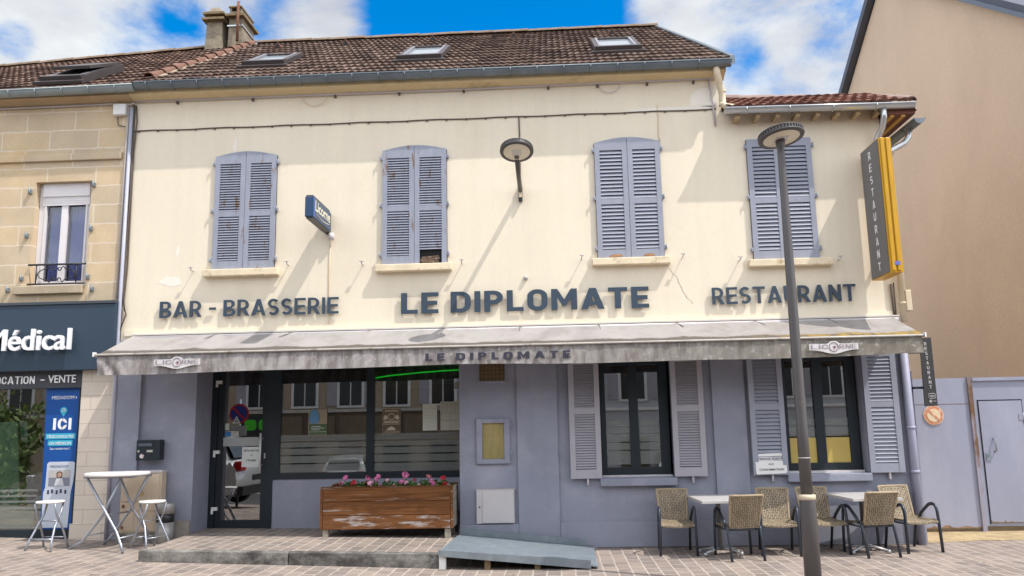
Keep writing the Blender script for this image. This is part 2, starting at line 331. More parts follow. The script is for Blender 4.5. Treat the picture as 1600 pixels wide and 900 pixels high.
# ---- colours
cream = mat('cream_render', (0.77,0.685,0.545), 0.9, var=0.04, vscale=0.7, bump=0.07, bscale=22, stain=(0.68,0.585,0.445), st_scale=0.9, st_lo=0.55, st_hi=0.85, grain=0.02, stretch=(1,1,0.6), streak=.05)
sillm = mat('painted_sill', (0.72,0.61,0.44), 0.85, var=0.1, vscale=4, bump=0.3, bscale=40, stain=(0.30,0.22,0.11), st_scale=5, st_lo=0.56, st_hi=0.72)
bluew = mat('blue_grey_render', (0.262,0.273,0.338), 0.85, var=0.09, vscale=0.9, bump=0.3, bscale=38, stain=(0.345,0.345,0.41), st_scale=1.3, st_lo=0.5, st_hi=0.72, grain=0.03, streak=.05)
shutm = mat('shutter_paint', (0.29,0.305,0.37), 0.6, var=0.06, vscale=4, bump=0.15, bscale=60, stain=(0.24,0.24,0.31), st_scale=6, st_lo=0.6, st_hi=0.75)
shutw = mat('shutter_paint_worn', (0.285,0.305,0.375), 0.65, var=0.08, vscale=4, bump=0.3, bscale=60, stain=(0.20,0.12,0.085), st_scale=4.6, st_lo=0.575, st_hi=0.635, stretch=(2.6,1,0.7))
shutg = mat('shutter_paint_grey', (0.37,0.355,0.395), 0.65, var=0.05, vscale=3, bump=0.15, bscale=60)
rotwood = mat('rotten_wood', (0.13,0.085,0.06), 0.95, var=0.4, vscale=14, bump=0.6, bscale=40, stain=(0.32,0.28,0.26), st_scale=12)
darkm = plain('dark_void', (0.012,0.012,0.013), 0.9)
framem = mat('anthracite_frame', (0.013,0.020,0.027), 0.5, var=0.08, spec=0.35)
zinc = mat('zinc', (0.16,0.19,0.215), 0.45, metal=0.4, var=0.15, vscale=3, stain=(0.13,0.15,0.18), st_scale=2.5, st_lo=0.5, st_hi=0.75)
zincn = mat('new_zinc', (0.50,0.52,0.54), 0.32, metal=0.8, var=0.08)
steel = mat('brushed_steel', (0.40,0.39,0.375), 0.45, metal=0.4, var=0.1, vscale=6, stretch=(1,1,8))
galv = mat('galvanised_steel', (0.23,0.27,0.30), 0.5, metal=0.45, var=0.16, vscale=7, bump=0.2, bscale=30, stain=(0.22,0.24,0.26), st_scale=5)
lampm = mat('lamp_grey', (0.085,0.08,0.08), 0.45, metal=0.2, var=0.08)
lensm = mat('lamp_lens', (0.74,0.68,0.54), 0.3, var=0.04)
navy = mat('navy_letters', (0.036,0.058,0.088), 0.55, var=0.06)
white = mat('white_paint', (0.78,0.77,0.76), 0.5, var=0.03)
offwhite = mat('off_white_metal', (0.56,0.53,0.535), 0.5, var=0.05, stain=(0.44,0.40,0.40), st_scale=3)
cable = plain('cable', (0.10,0.075,0.06), 0.7); pipew = mat('painted_pipe', (0.48,0.44,0.45), 0.55, var=0.08); pipec = mat('cream_pipe', (0.64,0.54,0.39), 0.6, var=0.05)
pipeb = mat('blue_pipe', (0.31,0.32,0.42), 0.5, var=0.07)
glass = glassmat('window_glass', 0.30, (.6,.63,.62)); glassd = glassmat('dark_glass', 0.32, (0.4,0.43,0.43))
blackp = plain('black_plastic', (0.02,0.021,0.024), 0.4)
rust = mat('rust', (0.16,0.07,0.04), 0.9, var=0.3, vscale=20)
concrete = mat('concrete', (0.30,0.275,0.24), 0.9, var=0.12, vscale=3, bump=0.4, bscale=50, stain=(0.10,0.092,0.085), st_scale=3.2, st_lo=0.44, st_hi=0.6, grain=0.12)
darkc = (0.065,0.062,0.06)

# ================================================================== THE SETTING
def gz(x, y):
    a = -0.033*(max(min(x, -1), -14)+1)
    b = -0.075*(max(0, -3-max(y, -15)))
    return a+b
pav = brickmat('pavers', (0.285,0.228,0.195), (0.19,0.158,0.142), (0.40,0.345,0.30), 0.27, 0.165, 0.010, plane='YX', noise_amt=0.22, bump=0.35, stain=(0.30,0.26,0.25))
xs = [-150,-40,-14,-11,-8,-6.5,-5,-3.5,-2,-1,0,2,5,9,20,60,150]; ys = [-150,-40,-25,-15,-12,-9,-7.5,-6,-4.5,-3,-1.5,0,1.2,20,150]
g = MB(); g.grid([[(x, y, gz(x,y)) for x in xs] for y in ys], 0, False)
tag(g.build('pavement', pav), kind='structure')
asph = mat('asphalt', (0.06,0.06,0.062), 0.9, var=0.15, bump=0.4, bscale=90, grain=0.2)
g = MB(); g.grid([[(x, y, gz(x,y)+0.004) for x in xs] for y in (-17.5,-15,-12,-9,-8.4)], 0, False)
tag(g.build('road', asph), kind='structure')
sand = mat('sandy_dirt', (0.36,0.27,0.155), 0.95, var=0.2, vscale=5, bump=0.6, bscale=50, stain=(0.24,0.19,0.13), st_scale=6, grain=0.15)
g = MB(); P = []
for i in range(24):
    x = 4.95+i*0.2; P.append([(x, 0.16+0.10*math.sin(x*2.3)+random.uniform(-.03,.03), 0.004), (x, 0.42, 0.022), (x, 0.9, 0.035), (x, 2.0, 0.035)])
g.grid(P); tag(g.build('dirt_strip', sand), kind='structure')

# ---- terrace step in front of the door
tk = brickmat('terrace_pavers', (0.265,0.215,0.185), (0.18,0.152,0.136), (0.40,0.345,0.30), 0.27, 0.165, 0.010, plane='YX', noise_amt=0.2, bump=0.35)
FL, FR, BL, BR = (-5.17,-1.75,.268), (-1.47,-1.70,.185), (-5.30,0.62,.262), (-1.42,0.62,.205)
def tz(x, y):
    u = (x+5.2)/3.75; v = (y+1.72)/2.34
    return (1-v)*(.268*(1-u)+.185*u)+v*(.262*(1-u)+.205*u)
t = MB()
K0 = [(-5.17,-1.75),(-1.47,-1.70),(-1.47,-1.58),(-5.17,-1.63)]
t.hexa([(x,y,-.1) for x,y in ((-5.17,-1.63),(-1.47,-1.58),(-1.415,0.62),(-5.31,0.62))], [(x,y,tz(x,y)) for x,y in ((-5.17,-1.63),(-1.47,-1.58),(-1.415,0.62),(-5.31,0.62))], 0)
step = tag(t.build('terrace_step', tk), kind='structure')
for a, b in ((0, .5), (.503, 1)):
    k = MB(); q = lambda f, y0: (-5.17+3.7*f, -1.75+.05*f+y0)
    pts = [q(a,0), q(b,0), q(b,.119), q(a,.119)]
    k.hexa([(x,y,-.1) for x,y in pts], [(x,y,tz(x,y)+.004) for x,y in pts]); bevel(k.build('kerb_stone', mat('kerb_concrete', (0.25,0.235,0.215), 0.95, var=0.2, vscale=4, bump=0.5, bscale=45, stain=(0.055,0.052,0.05), st_scale=2.6, st_lo=0.36, st_hi=0.60, grain=0.25, stretch=(1,1,1.6)), step), .012)

# ================================================================== RESTAURANT BUILDING
B = thing('restaurant_building', 'cream two-storey building with blue-grey ground floor and brown tiled roof', 'building', (-1,0,0))
# upper wall
W = MB()
W.box(-6.5, 2.60, 0, .3, 3.06, 6.90); W.box(2.60, 4.9, 0, .3, 3.06, 6.30)
W.box(-6.5, -6.3, .3, 8.6, 0, 6.9); W.box(2.4, 2.6, .3, 8.6, 0, 6.9); W.box(4.7, 4.9, .3, 4.2, 0, 6.25); W.box(-6.3, 2.4, 8.3, 8.6, 0, 6.9)
W.prism([(0,6.9),(8.6,6.9),(4.25,9.70)], 2.40, 2.6, 'x')
W.box(2.6, 4.7, 4.0, 4.2, 0, 6.25)
W.build('upper_wall', cream, B)
# coved cornice under the gutter
cv = MB(); prof = [(0,6.80),(-.02,6.82),(-.06,6.845),(-.13,6.865),(-.2,6.875),(-.2,6.95),(0,6.95)]
cv.prism(prof, -6.5, 2.66, 'x'); cv.build('cornice', mat('cornice_paint', (0.66,0.53,0.32), 0.85, var=0.08, vscale=2, stain=(0.50,0.39,0.22), st_scale=2), B)
bd = MB(); bd.box(-6.44, 4.88, -.02, 0.01, 3.125, 3.215); bd.build('band_moulding', cream, B)
# lower wall
LW = MB()
LW.box(-6.5, -6.13, -.04, .3, 0, 3.06); LW.box(-6.13, -5.31, .02, .3, 0, 3.06); LW.box(-5.45, -5.31, .3, 1.0, 0, 3.06)
LW.box(-5.31, -4.33, .8, .95, 2.71, 3.06); LW.box(-4.33, -1.41, .60, .85, .1, .965); LW.box(-5.31, -1.41, .60, .85, 2.721, 3.06)
LW.box(-5.31, -1.41, 0, .60, 2.72, 3.06)
LW.box(-1.41, -.575, 0, .9, 0, 3.06); LW.box(-.575, 0.0, -.045, .3, 0, 3.06)
LW.box(0, .60, 0, .3, 0, 3.06); LW.box(.60, 1.64, 0, .3, 0, .955); LW.box(.60, 1.64, 0, .3, 2.60, 3.06); LW.box(1.64, 2.2, 0, .3, 0, 3.06)
LW.box(2.2, 2.66, -.045, .3, 0, 3.06)
LW.box(2.66, 3.2, 0, .3, 0, 3.06); LW.box(3.2, 4.30, 0, .3, 0, .965); LW.box(3.2, 4.30, 0, .3, 2.60, 3.06); LW.box(4.30, 4.9, 0, .3, 0, 3.06)
LW.box(4.9, 5.02, .02, .3, 0, 2.35)
LW.build('lower_wall', bluew, B)
pl = MB(); pl.box(0.003, 2.197, -.03, 0, 0, .355); pl.box(-1.41, -.578, -.048, 0, 0, .335); pl.box(2.663, 4.9, -.022, 0, 0, .30); pl.build('plinth', bluew, B)
pl = MB(); pl.box(-6.12, -5.315, -.03, .02, .05, .44); pl.box(-6.12,-5.315,-.045,-.03,.05,.2); pl.build('stained_plinth', mat('bare_plinth', (0.29,0.26,0.225), 0.95, var=0.15, vscale=4, stain=(0.17,0.15,0.135), st_scale=4, bump=.4, bscale=40, grain=.15), B)
# interior seen through the glass
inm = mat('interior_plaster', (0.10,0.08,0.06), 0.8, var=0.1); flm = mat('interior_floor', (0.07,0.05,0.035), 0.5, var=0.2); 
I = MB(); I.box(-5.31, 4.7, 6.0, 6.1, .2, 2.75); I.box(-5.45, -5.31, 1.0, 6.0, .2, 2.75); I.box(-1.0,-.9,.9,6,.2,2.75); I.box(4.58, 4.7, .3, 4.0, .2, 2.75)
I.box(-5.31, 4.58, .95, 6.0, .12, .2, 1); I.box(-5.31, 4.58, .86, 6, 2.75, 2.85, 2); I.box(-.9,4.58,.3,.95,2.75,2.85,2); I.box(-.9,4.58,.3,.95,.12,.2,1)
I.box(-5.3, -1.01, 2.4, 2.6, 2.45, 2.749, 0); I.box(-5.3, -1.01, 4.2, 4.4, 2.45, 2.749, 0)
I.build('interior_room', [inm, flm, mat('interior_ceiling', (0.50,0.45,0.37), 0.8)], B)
ct = MB(); ct.box(-4.4,-1.6,4.6,5.1,.2,1.3); ct.box(-4.5,-1.5,4.5,5.15,1.3,1.36,1); ct.build('bar_counter', [mat('counter_wood',(0.10,0.055,0.03),.5), darkm], B)
gn = plain('green_neon', (0.01,0.8,0.03), 0.4, emit=0.9)
gr = MB(); gr.tube([(-3.22,2.3,2.555),(-2.9,2.3,2.6),(-2.4,2.3,2.64),(-1.95,2.3,2.665),(-1.15,2.3,2.69)], .012, 6); gr.build('neon_tube', gn, B)
# ---- shopfront door
D = MB(); D.box(-5.305,-5.215,.58,.68,.24,2.72); D.box(-4.445,-4.33,.58,.68,.22,2.72); D.box(-5.215,-4.445,.58,.68,2.665,2.72)
D.build('door_frame', framem, B)
dr = MB(); dr.box(-5.21,-5.125,.60,.655,.255,2.66); dr.box(-4.515,-4.45,.60,.655,.25,2.66); dr.box(-5.125,-4.515,.60,.655,.25,.375); dr.box(-5.125,-4.515,.60,.655,2.60,2.66)
door = dr.build('entrance_door', framem, B)
p = MB(); p.box(-5.125,-4.515,.622,.634,.375,2.60); p.build('pane', glassd, door)
h = MB(); h.tube([(-4.50,.50,1.10),(-4.50,.50,1.66)], .016, 10); h.tube([(-4.50,.50,1.18),(-4.50,.60,1.18)], .009); h.tube([(-4.50,.50,1.58),(-4.50,.60,1.58)], .009); h.build('pull_handle', mat('satin_handle',(.62,.62,.62),.4,metal=.3), door)
for z in (.52, 1.36, 2.42):
    h = MB(); h.box(-5.25,-5.16,.565,.60,z,z+.05); h.box(-5.25,-5.22,.56,.60,z-.05,z+.0); h.build('hinge', white, door)
wl = MB(); wl.box(-4.46,-4.44,.56,.58,1.28,1.36); wl.build('lock_cylinder', steel, door)
st = MB(); st.box(-5.12,-4.52,.612,.618,1.47,1.60); st.build('frosted_strip', frostmat('frost', (0.55,0.58,0.58), 0.5), door)
# ---- shopfront window
F = MB(); F.box(-4.33,-4.23,.58,.68,.965,2.72); F.box(-2.90,-2.785,.58,.68,1.055,2.66); F.box(-4.23,-1.412,.58,.68,.965,1.055); F.box(-4.23,-1.412,.58,.68,2.66,2.72)
sf = F.build('shopfront_window', framem, B)
for a, b in ((-4.23,-2.90),(-2.785,-1.412)):
    p = MB(); p.box(a, b, .622, .634, 1.055, 2.66); p.build('pane', glass, sf)
    s = MB()
    for z0, z1 in ((1.525,1.62),(1.435,1.505),(1.325,1.415),(1.20,1.305),(1.06,1.18)): s.box(a+.002, b-.002, .6115, .6165, z0, z1)
    s.build('frosted_strip', frostmat('frost_clear', (0.36,0.38,0.36), 0.24), sf)

# ---- shutters
def shutter_leaf(w_, h_, n, arch=None, sl=0.055, missing=(), mid=0.46, broken=False):
    """one louvred leaf, x 0..w, z 0..h, front towards -y; arch gives the extra height at each side"""
    a0, a1 = arch if arch else (0, 0); s = MB(); T = .036; e = .075; br = .125
    s.box(0, e, -T, 0, 0, h_-.12); s.box(w_-e, w_, -T, 0, 0, h_-.12)
    k = 7; top = [(w_*i/k, h_+(a0+(a1-a0)*(math.sin(math.pi/2*i/k) if a1 > a0 else 1-math.sin(math.pi/2*(1-i/k)) if a0 > a1 else 0))) for i in range(k+1)]
    s.prism([(0,h_-.12),(w_,h_-.12)]+top[::-1], -T, 0, 'y')
    mz = h_*mid
    s.box(e, w_-e, -T+.004, -.004, mz, mz+.085)
    if not broken: s.box(e, w_-e, -T+.004, -.004, 0, br)
    zs = [br+.012, mz, mz+.085, h_-.12]
    for z0, z1 in ((zs[0], zs[1]), (zs[2], zs[3])):
        c = max(1, round((z1-z0)/(h_/n))); pitch = (z1-z0)/c
        for i in range(c):
            if broken and z0 < .2 and i < 2: continue
            z = z0+(i+.5)*pitch; d = pitch*0.46; jit = random.uniform(-.002,.002)
            s.hexa([(e,-T+.001,z-d+jit),(w_-e,-T+.001,z-d),(w_-e,-T+.009,z-d-.004),(e,-T+.009,z-d-.004+jit)], [(e,-.010,z+d*.75),(w_-e,-.010,z+d*.75),(w_-e,-.002,z+d*.75),(e,-.002,z+d*.75)])
    return s
def hinge_pins(x, zs, sgn, win):
    for z in zs: mb = MB(); mb.box(min(x, x+sgn*.035), max(x, x+sgn*.035), -.05, -.005, z, z+.05); mb.tube([(x+sgn*.028,-.06,z-.015),(x+sgn*.028,-.06,z+.065)], .009, 6); mb.build('hinge', shutm, win)
def closed_window(x0, x1, z0, z1, n, matl, arch, broken=False, sill=(0,0)):
    wd = MB(); wd.prism([(x0-.005,z0),(x1+.005,z0),(x1+.005,z1),((x0+x1)/2, z1+(.07 if arch else 0)),(x0-.005,z1)], -.008, .0, 'y')
    win = wd.build('window', darkm, B)
    h = (x1-x0)/2-.003; a = .075
    for k in (0, 1):
        s = shutter_leaf(h, z1-z0, n, ((0,a) if k == 0 else (a,0)) if arch else None, broken=(broken and k == 1))
        ox = x0 if k == 0 else x1-h
        s.xform(Matrix.Translation((ox, -.012, z0)))
        lf = s.build('shutter', matl, win)
        xx = x0 if k == 0 else x1; hinge_pins(xx, (z0+.12, z0+(z1-z0)*.5, z1-.14), -1 if k == 0 else 1, win)
        if broken and k == 1:
            q = MB()
            for i in range(9):
                yy = -.045+random.uniform(0,.02); zz = z0+.01+i*.009; xa = ox+.07+random.uniform(0,.05); xb = ox+h-.08-random.uniform(0,.12)
                q.hexa([(xa,yy,zz),(xb,yy,zz+random.uniform(-.02,.02)),(xb,yy+.02,zz),(xa,yy+.02,zz)], [(xa,yy,zz+.018),(xb,yy,zz+.02+random.uniform(-.01,.02)),(xb,yy+.02,zz+.02),(xa,yy+.02,zz+.018)])
            q.build('rotten_board', rotwood, win)
    s = MB(); s.box(x0-.09+sill[0], x1+.075+sill[1], -.115, .0, z0-.115, z0-.008); bevel(s.build('sill', sillm, win), .012)
    return win
closed_window(-5.137,-4.187, 4.10, 5.865, 44, shutw, True, sill=(-.02,.01))
closed_window(-2.548,-1.573, 4.10, 5.865, 44, shutw, True, broken=True)
closed_window(0.664, 1.64, 4.10, 5.87, 31, shutm, True)
closed_window(2.924, 3.861, 4.015, 5.84, 31, shutm, False, sill=(.0,.10))
rst = mat('rust_stain',(0.40,0.19,0.075),.9,var=.3,vscale=15)
for x0_, x1_, z_ in ((.82,1.03,4.115),(1.32,1.50,4.115)):
    q = MB(); q.prism([(x0_,z_),(x1_,z_+.005),(x1_-.02,z_+.03),((x0_+x1_)/2,z_+.035),(x0_+.03,z_+.024)],-.0495,-.0482,'y'); q.build('rust_stain', rst, B)
# ---- ground-floor casement windows with open shutters
def casement(x0, x1, z0, z1, leaves, n, matl, yellow=False):
    f = MB(); y0, y1 = .15, .22
    f.box(x0, x0+.07, y0, y1, z0, z1); f.box(x1-.13, x1, y0, y1, z0, z1); xm = (x0+x1)/2
    f.box(x0+.07, x1-.13, y0, y1, z0, z0+.10); f.box(x0+.07, x1-.13, y0, y1, z1-.08, z1); f.box(xm-.075, xm+.055, y0-.006, y1, z0+.10, z1-.08)
    win = f.build('casement_window', framem, B)
    for a, b in ((x0+.07, xm-.075), (xm+.055, x1-.13)):
        p = MB(); p.box(a, b, .18, .19, z0+.10, z1-.08); p.build('pane', glass, win)
        s = MB()
        if yellow: s.box(a+.004, b-.004, .166, .1695, z0+.10, 1.45); s.build('yellow_panel', mat('yellow_film', (0.50,0.37,0.10), 0.5, var=0.05), win); s = MB(); bands = ((1.47,1.60),(1.625,1.72))
        else: bands = ((1.665,1.74),(1.56,1.645),(1.44,1.545),(1.325,1.425),(1.12,1.31))
        for q0, q1 in bands: s.box(a+.002, b-.002, .170, .175, q0, q1)
        s.build('frosted_strip', frostmat('frost_clear', (0.36,0.38,0.36), 0.24), win)
    s = MB(); s.box(x0-.01, x1+.01, .06, .15, z0-.035, z0-.004); s.build('window_board', offwhite, win)
    s = MB(); s.box(x0-.05, x1+.05, -.10, .06, z0-.145, z0-.04); bevel(s.build('sill', bluew, win), .01)
    for (ox, wd, sgn, zb) in leaves:
        s = shutter_leaf(wd, 1.72, n, None, mid=.52)
        hinge = 0 if sgn > 0 else wd
        M = Matrix.Translation((ox+hinge, -.028, zb)) @ Matrix.Rotation(R(5.5*sgn), 4, 'Z') @ Matrix.Translation((-hinge, 0, 0))
        if sgn > 0: M = Matrix.Translation((ox+hinge, -.028, zb)) @ Matrix.Rotation(R(-4.5), 4, 'Z') @ Matrix.Translation((-hinge, 0, 0))
        else: M = Matrix.Translation((ox+hinge, -.028, zb)) @ Matrix.Rotation(R(4.5), 4, 'Z') @ Matrix.Translation((-hinge, 0, 0))
        s.xform(M); s.build('shutter', matl, win)
        d = MB(); cx_ = ox+wd*.55; d.box(cx_-.012, cx_+.012, -.07, -.01, zb-.09, zb-.02); d.tube([(cx_,-.06,zb-.1),(cx_,-.06,zb+.02)], .012, 6); d.build('shutter_catch', pipew, win)
    return win
casement(.63, 1.60, .98, 2.62, ((.165,.44,-1,.945),(1.625,.45,1,.955)), 48, shutg)
casement(3.225, 4.265, 1.00, 2.62, ((2.70,.49,-1,.955),(4.315,.455,1,.965)), 32, shutm, True)

# ---- roof
tile_m = []
def tilemat(name, c1, c2, c3):
    M = bpy.data.materials.new(name); M.use_nodes = True; t = M.node_tree; N = t.nodes; K = t.links.new; b = N['Principled BSDF']; b.inputs['Roughness'].default_value = .9; b.inputs['Specular IOR Level'].default_value = .2
    at = N.new('ShaderNodeAttribute'); at.attribute_name = 'tile'; ra = N.new('ShaderNodeValToRGB'); K(at.outputs['Fac'], ra.inputs[0])
    e = ra.color_ramp.elements; e[0].color = (*c1,1); e[0].position = 0.1; e[1].color = (*c3,1); e[1].position = 0.95; x = e.new(.55); x.color = (*c2,1)
    co = N.new('ShaderNodeTexCoord'); n = N.new('ShaderNodeTexNoise'); n.inputs['Scale'].default_value = 9; n.inputs['Detail'].default_value = 8; n.inputs['Roughness'].default_value = .7; K(co.outputs['Object'], n.inputs['Vector'])
    r = N.new('ShaderNodeMapRange'); K(n.outputs[0], r.inputs[0]); r.inputs[1].default_value = .46; r.inputs[2].default_value = .66
    mxx = N.new('ShaderNodeMix'); mxx.data_type = 'RGBA'; K(r.outputs[0], mxx.inputs[0]); K(ra.outputs[0], mxx.inputs[6]); mxx.inputs[7].default_value = (c1[0]*.45, c1[1]*.5, c1[2]*.5, 1); K(mxx.outputs[2], b.inputs['Base Color'])
    bp = N.new('ShaderNodeBump'); bp.inputs['Strength'].default_value = .4; bp.inputs['Distance'].default_value = .01; K(n.outputs[0], bp.inputs['Height']); K(bp.outputs[0], b.inputs['Normal'])
    return M
tiles_main = tilemat('roof_tiles', (0.085,0.055,0.046), (0.135,0.088,0.07), (0.20,0.14,0.112))
tiles_low = tilemat('roof_tiles_red', (0.14,0.06,0.045), (0.20,0.09,0.065), (0.28,0.15,0.115))
def tiled(name, EL_, ER, RR, RL, mt, parent, rows, tw=.225, amp=.024, lift=.035, rng_=None):
    """interlocking tiles: every course is a wavy strip with a stepped lower lip; alternate courses shift half a tile"""
    rn = random.Random(rng_ or 3); EL_, ER, RR, RL = map(Vector, (EL_, ER, RR, RL)); s = MB(); val = []
    U = (ER-EL_).normalized(); S = ((RL-EL_)-U*(RL-EL_).dot(U)).normalized(); Nn = U.cross(S).normalized()
    if Nn.z < 0: Nn = -Nn
    for r in range(rows):
        def edge(t): return (EL_.lerp(RL, t), ER.lerp(RR, t))
        (a0, b0), (a1, b1) = edge(r/rows), edge(min(1, (r+1)/rows+.012))
        xl = min(a0.dot(U), a1.dot(U))*.5+max(a0.dot(U), a1.dot(U))*.5; xr = (b0.dot(U)+b1.dot(U))/2
        base0 = a0-U*a0.dot(U); base1 = a1-U*a1.dot(U)
        sh = (r % 2)*tw/2; st_ = tw/8; n = int((xr-xl)/st_)
        low = []; top = []; lip = []
        tv = {}
        for i in range(n+1):
            x = xl+(xr-xl)*i/n; ph = (x+sh)/tw
            hgt = amp*(abs(math.sin(math.pi*2*ph*1.0))**0.7)
            k = int(math.floor(ph));
            if k not in tv: tv[k] = (rn.random(), rn.uniform(-.005,.005))
            jz = tv[k][1]
            p0 = a0.lerp(b0, i/n); p1 = a1.lerp(b1, i/n)
            low.append(p0+Nn*(hgt+lift+jz)); top.append(p1+Nn*(hgt*.9)); lip.append(p0+Nn*(hgt*.55+.0))
        for i in range(n):
            k = int(math.floor((xl+(xr-xl)*(i+.5)/n+sh)/tw)); q = tv.get(k, (0.5, 0))[0]
            s.add([low[i], low[i+1], top[i+1], top[i]], [(0,1,2,3)], 0, False); val.append(q)
            s.add([lip[i], lip[i+1], low[i+1], low[i]], [(0,1,2,3)], 0, False); val.append(q*.8)
    s.add([EL_-Nn*.06, ER-Nn*.06, RR-Nn*.06, RL-Nn*.06], [(0,1,2,3)], 0); val.append(.1)
    o = s.build(name, mt, parent)
    at = o.data.attributes.new('tile', 'FLOAT', 'FACE'); at.data.foreach_set('value', val)
    return o
def halfround(mb, p, q, r, over=.04, n=None, m=0, Nn=(0,0,1), flare=1.14):
    """a row of overlapping half-round ridge tiles from p to q"""
    p, q = Vector(p), Vector(q); L_ = (q-p).length; n = n or max(1, round(L_/.38)); d = (q-p)/n; dn = d.normalized(); Nn = Vector(Nn); side = dn.cross(Nn).normalized(); Nn = side.cross(dn)
    for i in range(n):
        a = p+d*i; b = p+d*(i+1)+dn*over; j = random.uniform(-.006,.006); k = 7
        def ring(c, rr): return [c+side*rr*math.cos(math.pi*t/(k-1))+Nn*(rr*.9*math.sin(math.pi*t/(k-1))+j) for t in range(k)]
        A, Bq, A2, B2 = ring(a, r), ring(b, r*flare), ring(a, r-.016), ring(b, r*flare-.016)
        mb.grid([A, Bq], m); mb.grid([B2, A2], m); mb.grid([Bq, B2], m, False); mb.grid([A2, A], m, False)
RZ = lambda y: 7.0+.622*(y+.30)
roof = tiled('roof', (-6.22,-.30,RZ(-.30)), (2.74,-.30,RZ(-.30)), (2.27,4.25,RZ(4.25)), (-6.22,4.25,RZ(4.25)), tiles_main, B, 14)
bk = MB(); bk.add([(-6.3,4.25,RZ(4.25)),(2.27,4.25,RZ(4.25)),(2.74,8.9,6.9),(-6.3,8.9,6.9)], [(0,1,2,3)]); bk.add([(-6.3,4.25,RZ(4.25)-.1),(2.27,4.25,RZ(4.25)-.1),(2.74,8.9,6.8),(-6.3,8.9,6.8)], [(0,3,2,1)]); bk.build('rear_slope', tiles_main, roof)
rt = MB(); halfround(rt, (-6.2,4.25,RZ(4.25)+.03), (2.27,4.25,RZ(4.25)+.03), .075); rt.build('ridge_tiles', mat('ridge_clay', (0.19,0.135,0.095), .9, var=.2, vscale=5, stain=(0.09,0.07,0.05), st_scale=6), roof)
vg = MB(); halfround(vg, (-6.27,-.05,RZ(-.05)+.05), (-6.25,4.2,RZ(4.2)+.06), .092, n=11, over=.06, flare=.62); vg.build('verge_tiles', mat('verge_clay', (0.17,0.085,0.06), .9, var=.3, vscale=6, stain=(0.10,0.06,0.045), st_scale=6), roof)
mo = MB(); mo.box(-6.16,-6.06,0,.1,0,0.1)
mo = MB(); P = []
for i in range(30):
    y = -.02+4.2*i/29; P.append([(-6.20,y,RZ(y)+.06), (-6.165+random.uniform(-.015,.02),y,RZ(y)+.04), (-6.135+random.uniform(-.03,.03),y,RZ(y)-.0)])
mo.grid(P, 0, False); mo.build('mortar_fillet', mat('old_mortar', (0.30,0.235,0.175), .95, var=.2, vscale=8, bump=.5), roof)
vz = MB(); vz.hexa([(2.70,-.34,RZ(-.34)-.06),(2.77,-.34,RZ(-.34)-.06),(2.30,4.27,RZ(4.27)-.06),(2.23,4.27,RZ(4.27)-.06)], [(2.70,-.34,RZ(-.34)+.075),(2.77,-.34,RZ(-.34)+.075),(2.30,4.27,RZ(4.27)+.075),(2.23,4.27,RZ(4.27)+.075)]); vz.build('verge_flashing', zinc, roof)
# vent tiles
for x, y in ((-5.39,3.36),(-4.04,3.45),(-2.28,3.5),(-.66,3.46),(1.27,3.3)):
    v = MB(); z = RZ(y)+.03; v.add([(x-.09,y-.12,z-.06),(x+.09,y-.12,z-.06),(x,y-.12,z+.07),(x,y+.2,z+.13)], [(0,1,2),(0,2,3),(1,3,2)]); v.add([(x-.06,y-.124,z-.05),(x+.06,y-.124,z-.05),(x,y-.124,z+.045)], [(0,1,2)], 1); v.build('vent_tile', [tiles_low, darkm], roof)
# skylights
skyg = plain('skylight_glass', (0.30,0.34,0.38), 0.08); skf = mat('skylight_frame', (0.075,0.062,0.062), .5, metal=.3); ska = mat('skylight_cladding', (0.33,0.32,0.36), .4, metal=.6)
def skylight(xa, xb, ya, yb, host, opened=0.0, dx=0.0):
    ang = math.atan(.622); L_ = (yb-ya)/math.cos(ang); M = Matrix.Translation((xa, ya, RZ(ya)+.02)) @ Matrix.Rotation(ang, 4, 'X'); w_ = xb-xa
    f = MB(); f.box(0,w_,-.05,.07,-.02,.115); f.box(0,w_,L_-.07,L_,-.02,.10); f.box(0,.07,.07,L_-.07,-.02,.10); f.box(w_-.07,w_,.07,L_-.07,-.02,.10); f.box(-.06,w_+.06,-.16,-.05,.0,.05, 0); f.xform(M)
    o = f.build('skylight', [skf, ska], host)
    g_ = MB(); g_.box(.075,w_-.075,.075,L_-.075,.055,.07); g_.xform(M); g_.build('pane', skyg, o)
    q = MB(); q.box(.085,w_-.085,.071,.105,.068,.112); q.box(.071,.105,.07,L_-.07,.068,.11); q.box(w_-.105,w_-.071,.07,L_-.07,.068,.11); q.xform(M); q.build('sash', ska, o)
    return o
skylight(-5.10,-4.38,.80,1.72, roof); skylight(-2.47,-1.74,.72,1.92, roof); skylight(.78,1.54,.78,2.0, roof)
# gutters
def gutter(name, p, q, r, host, mt, clips=.78, drop=0):
    p, q = Vector(p), Vector(q); d = (q-p).normalized(); side = d.cross(Vector((0,0,1))).normalized(); k = 9; g_ = MB()
    A = [side*(r*math.cos(math.pi*t/(k-1)))-Vector((0,0,1))*(r*math.sin(math.pi*t/(k-1))) for t in range(k)]
    g_.grid([[p+a for a in A], [q+a for a in A]]); g_.grid([[p+a*.93 for a in A], [q+a*.93 for a in A]], 0, True, True)
    for e in (p, q): g_.add([e+a for a in A], [tuple(range(k))])
    for sgn in (1,):
        for e in (A[0], A[-1]): g_.tube([p+e, q+e], .013, 6)
    n = int((q-p).length/clips)
    for i in range(n):
        c = p+d*(i+.5)*clips; g_.tube([c+a*1.06 for a in A], .012, 5)
        if i % 2: g_.grid([[c+a*1.02-d*.012 for a in A],[c+a*1.02+d*.012 for a in A]])
    return g_.build(name, mt, host)
gutter('gutter', (-6.36,-.275,7.0), (2.72,-.275,6.985), .085, B, zinc, clips=.40)
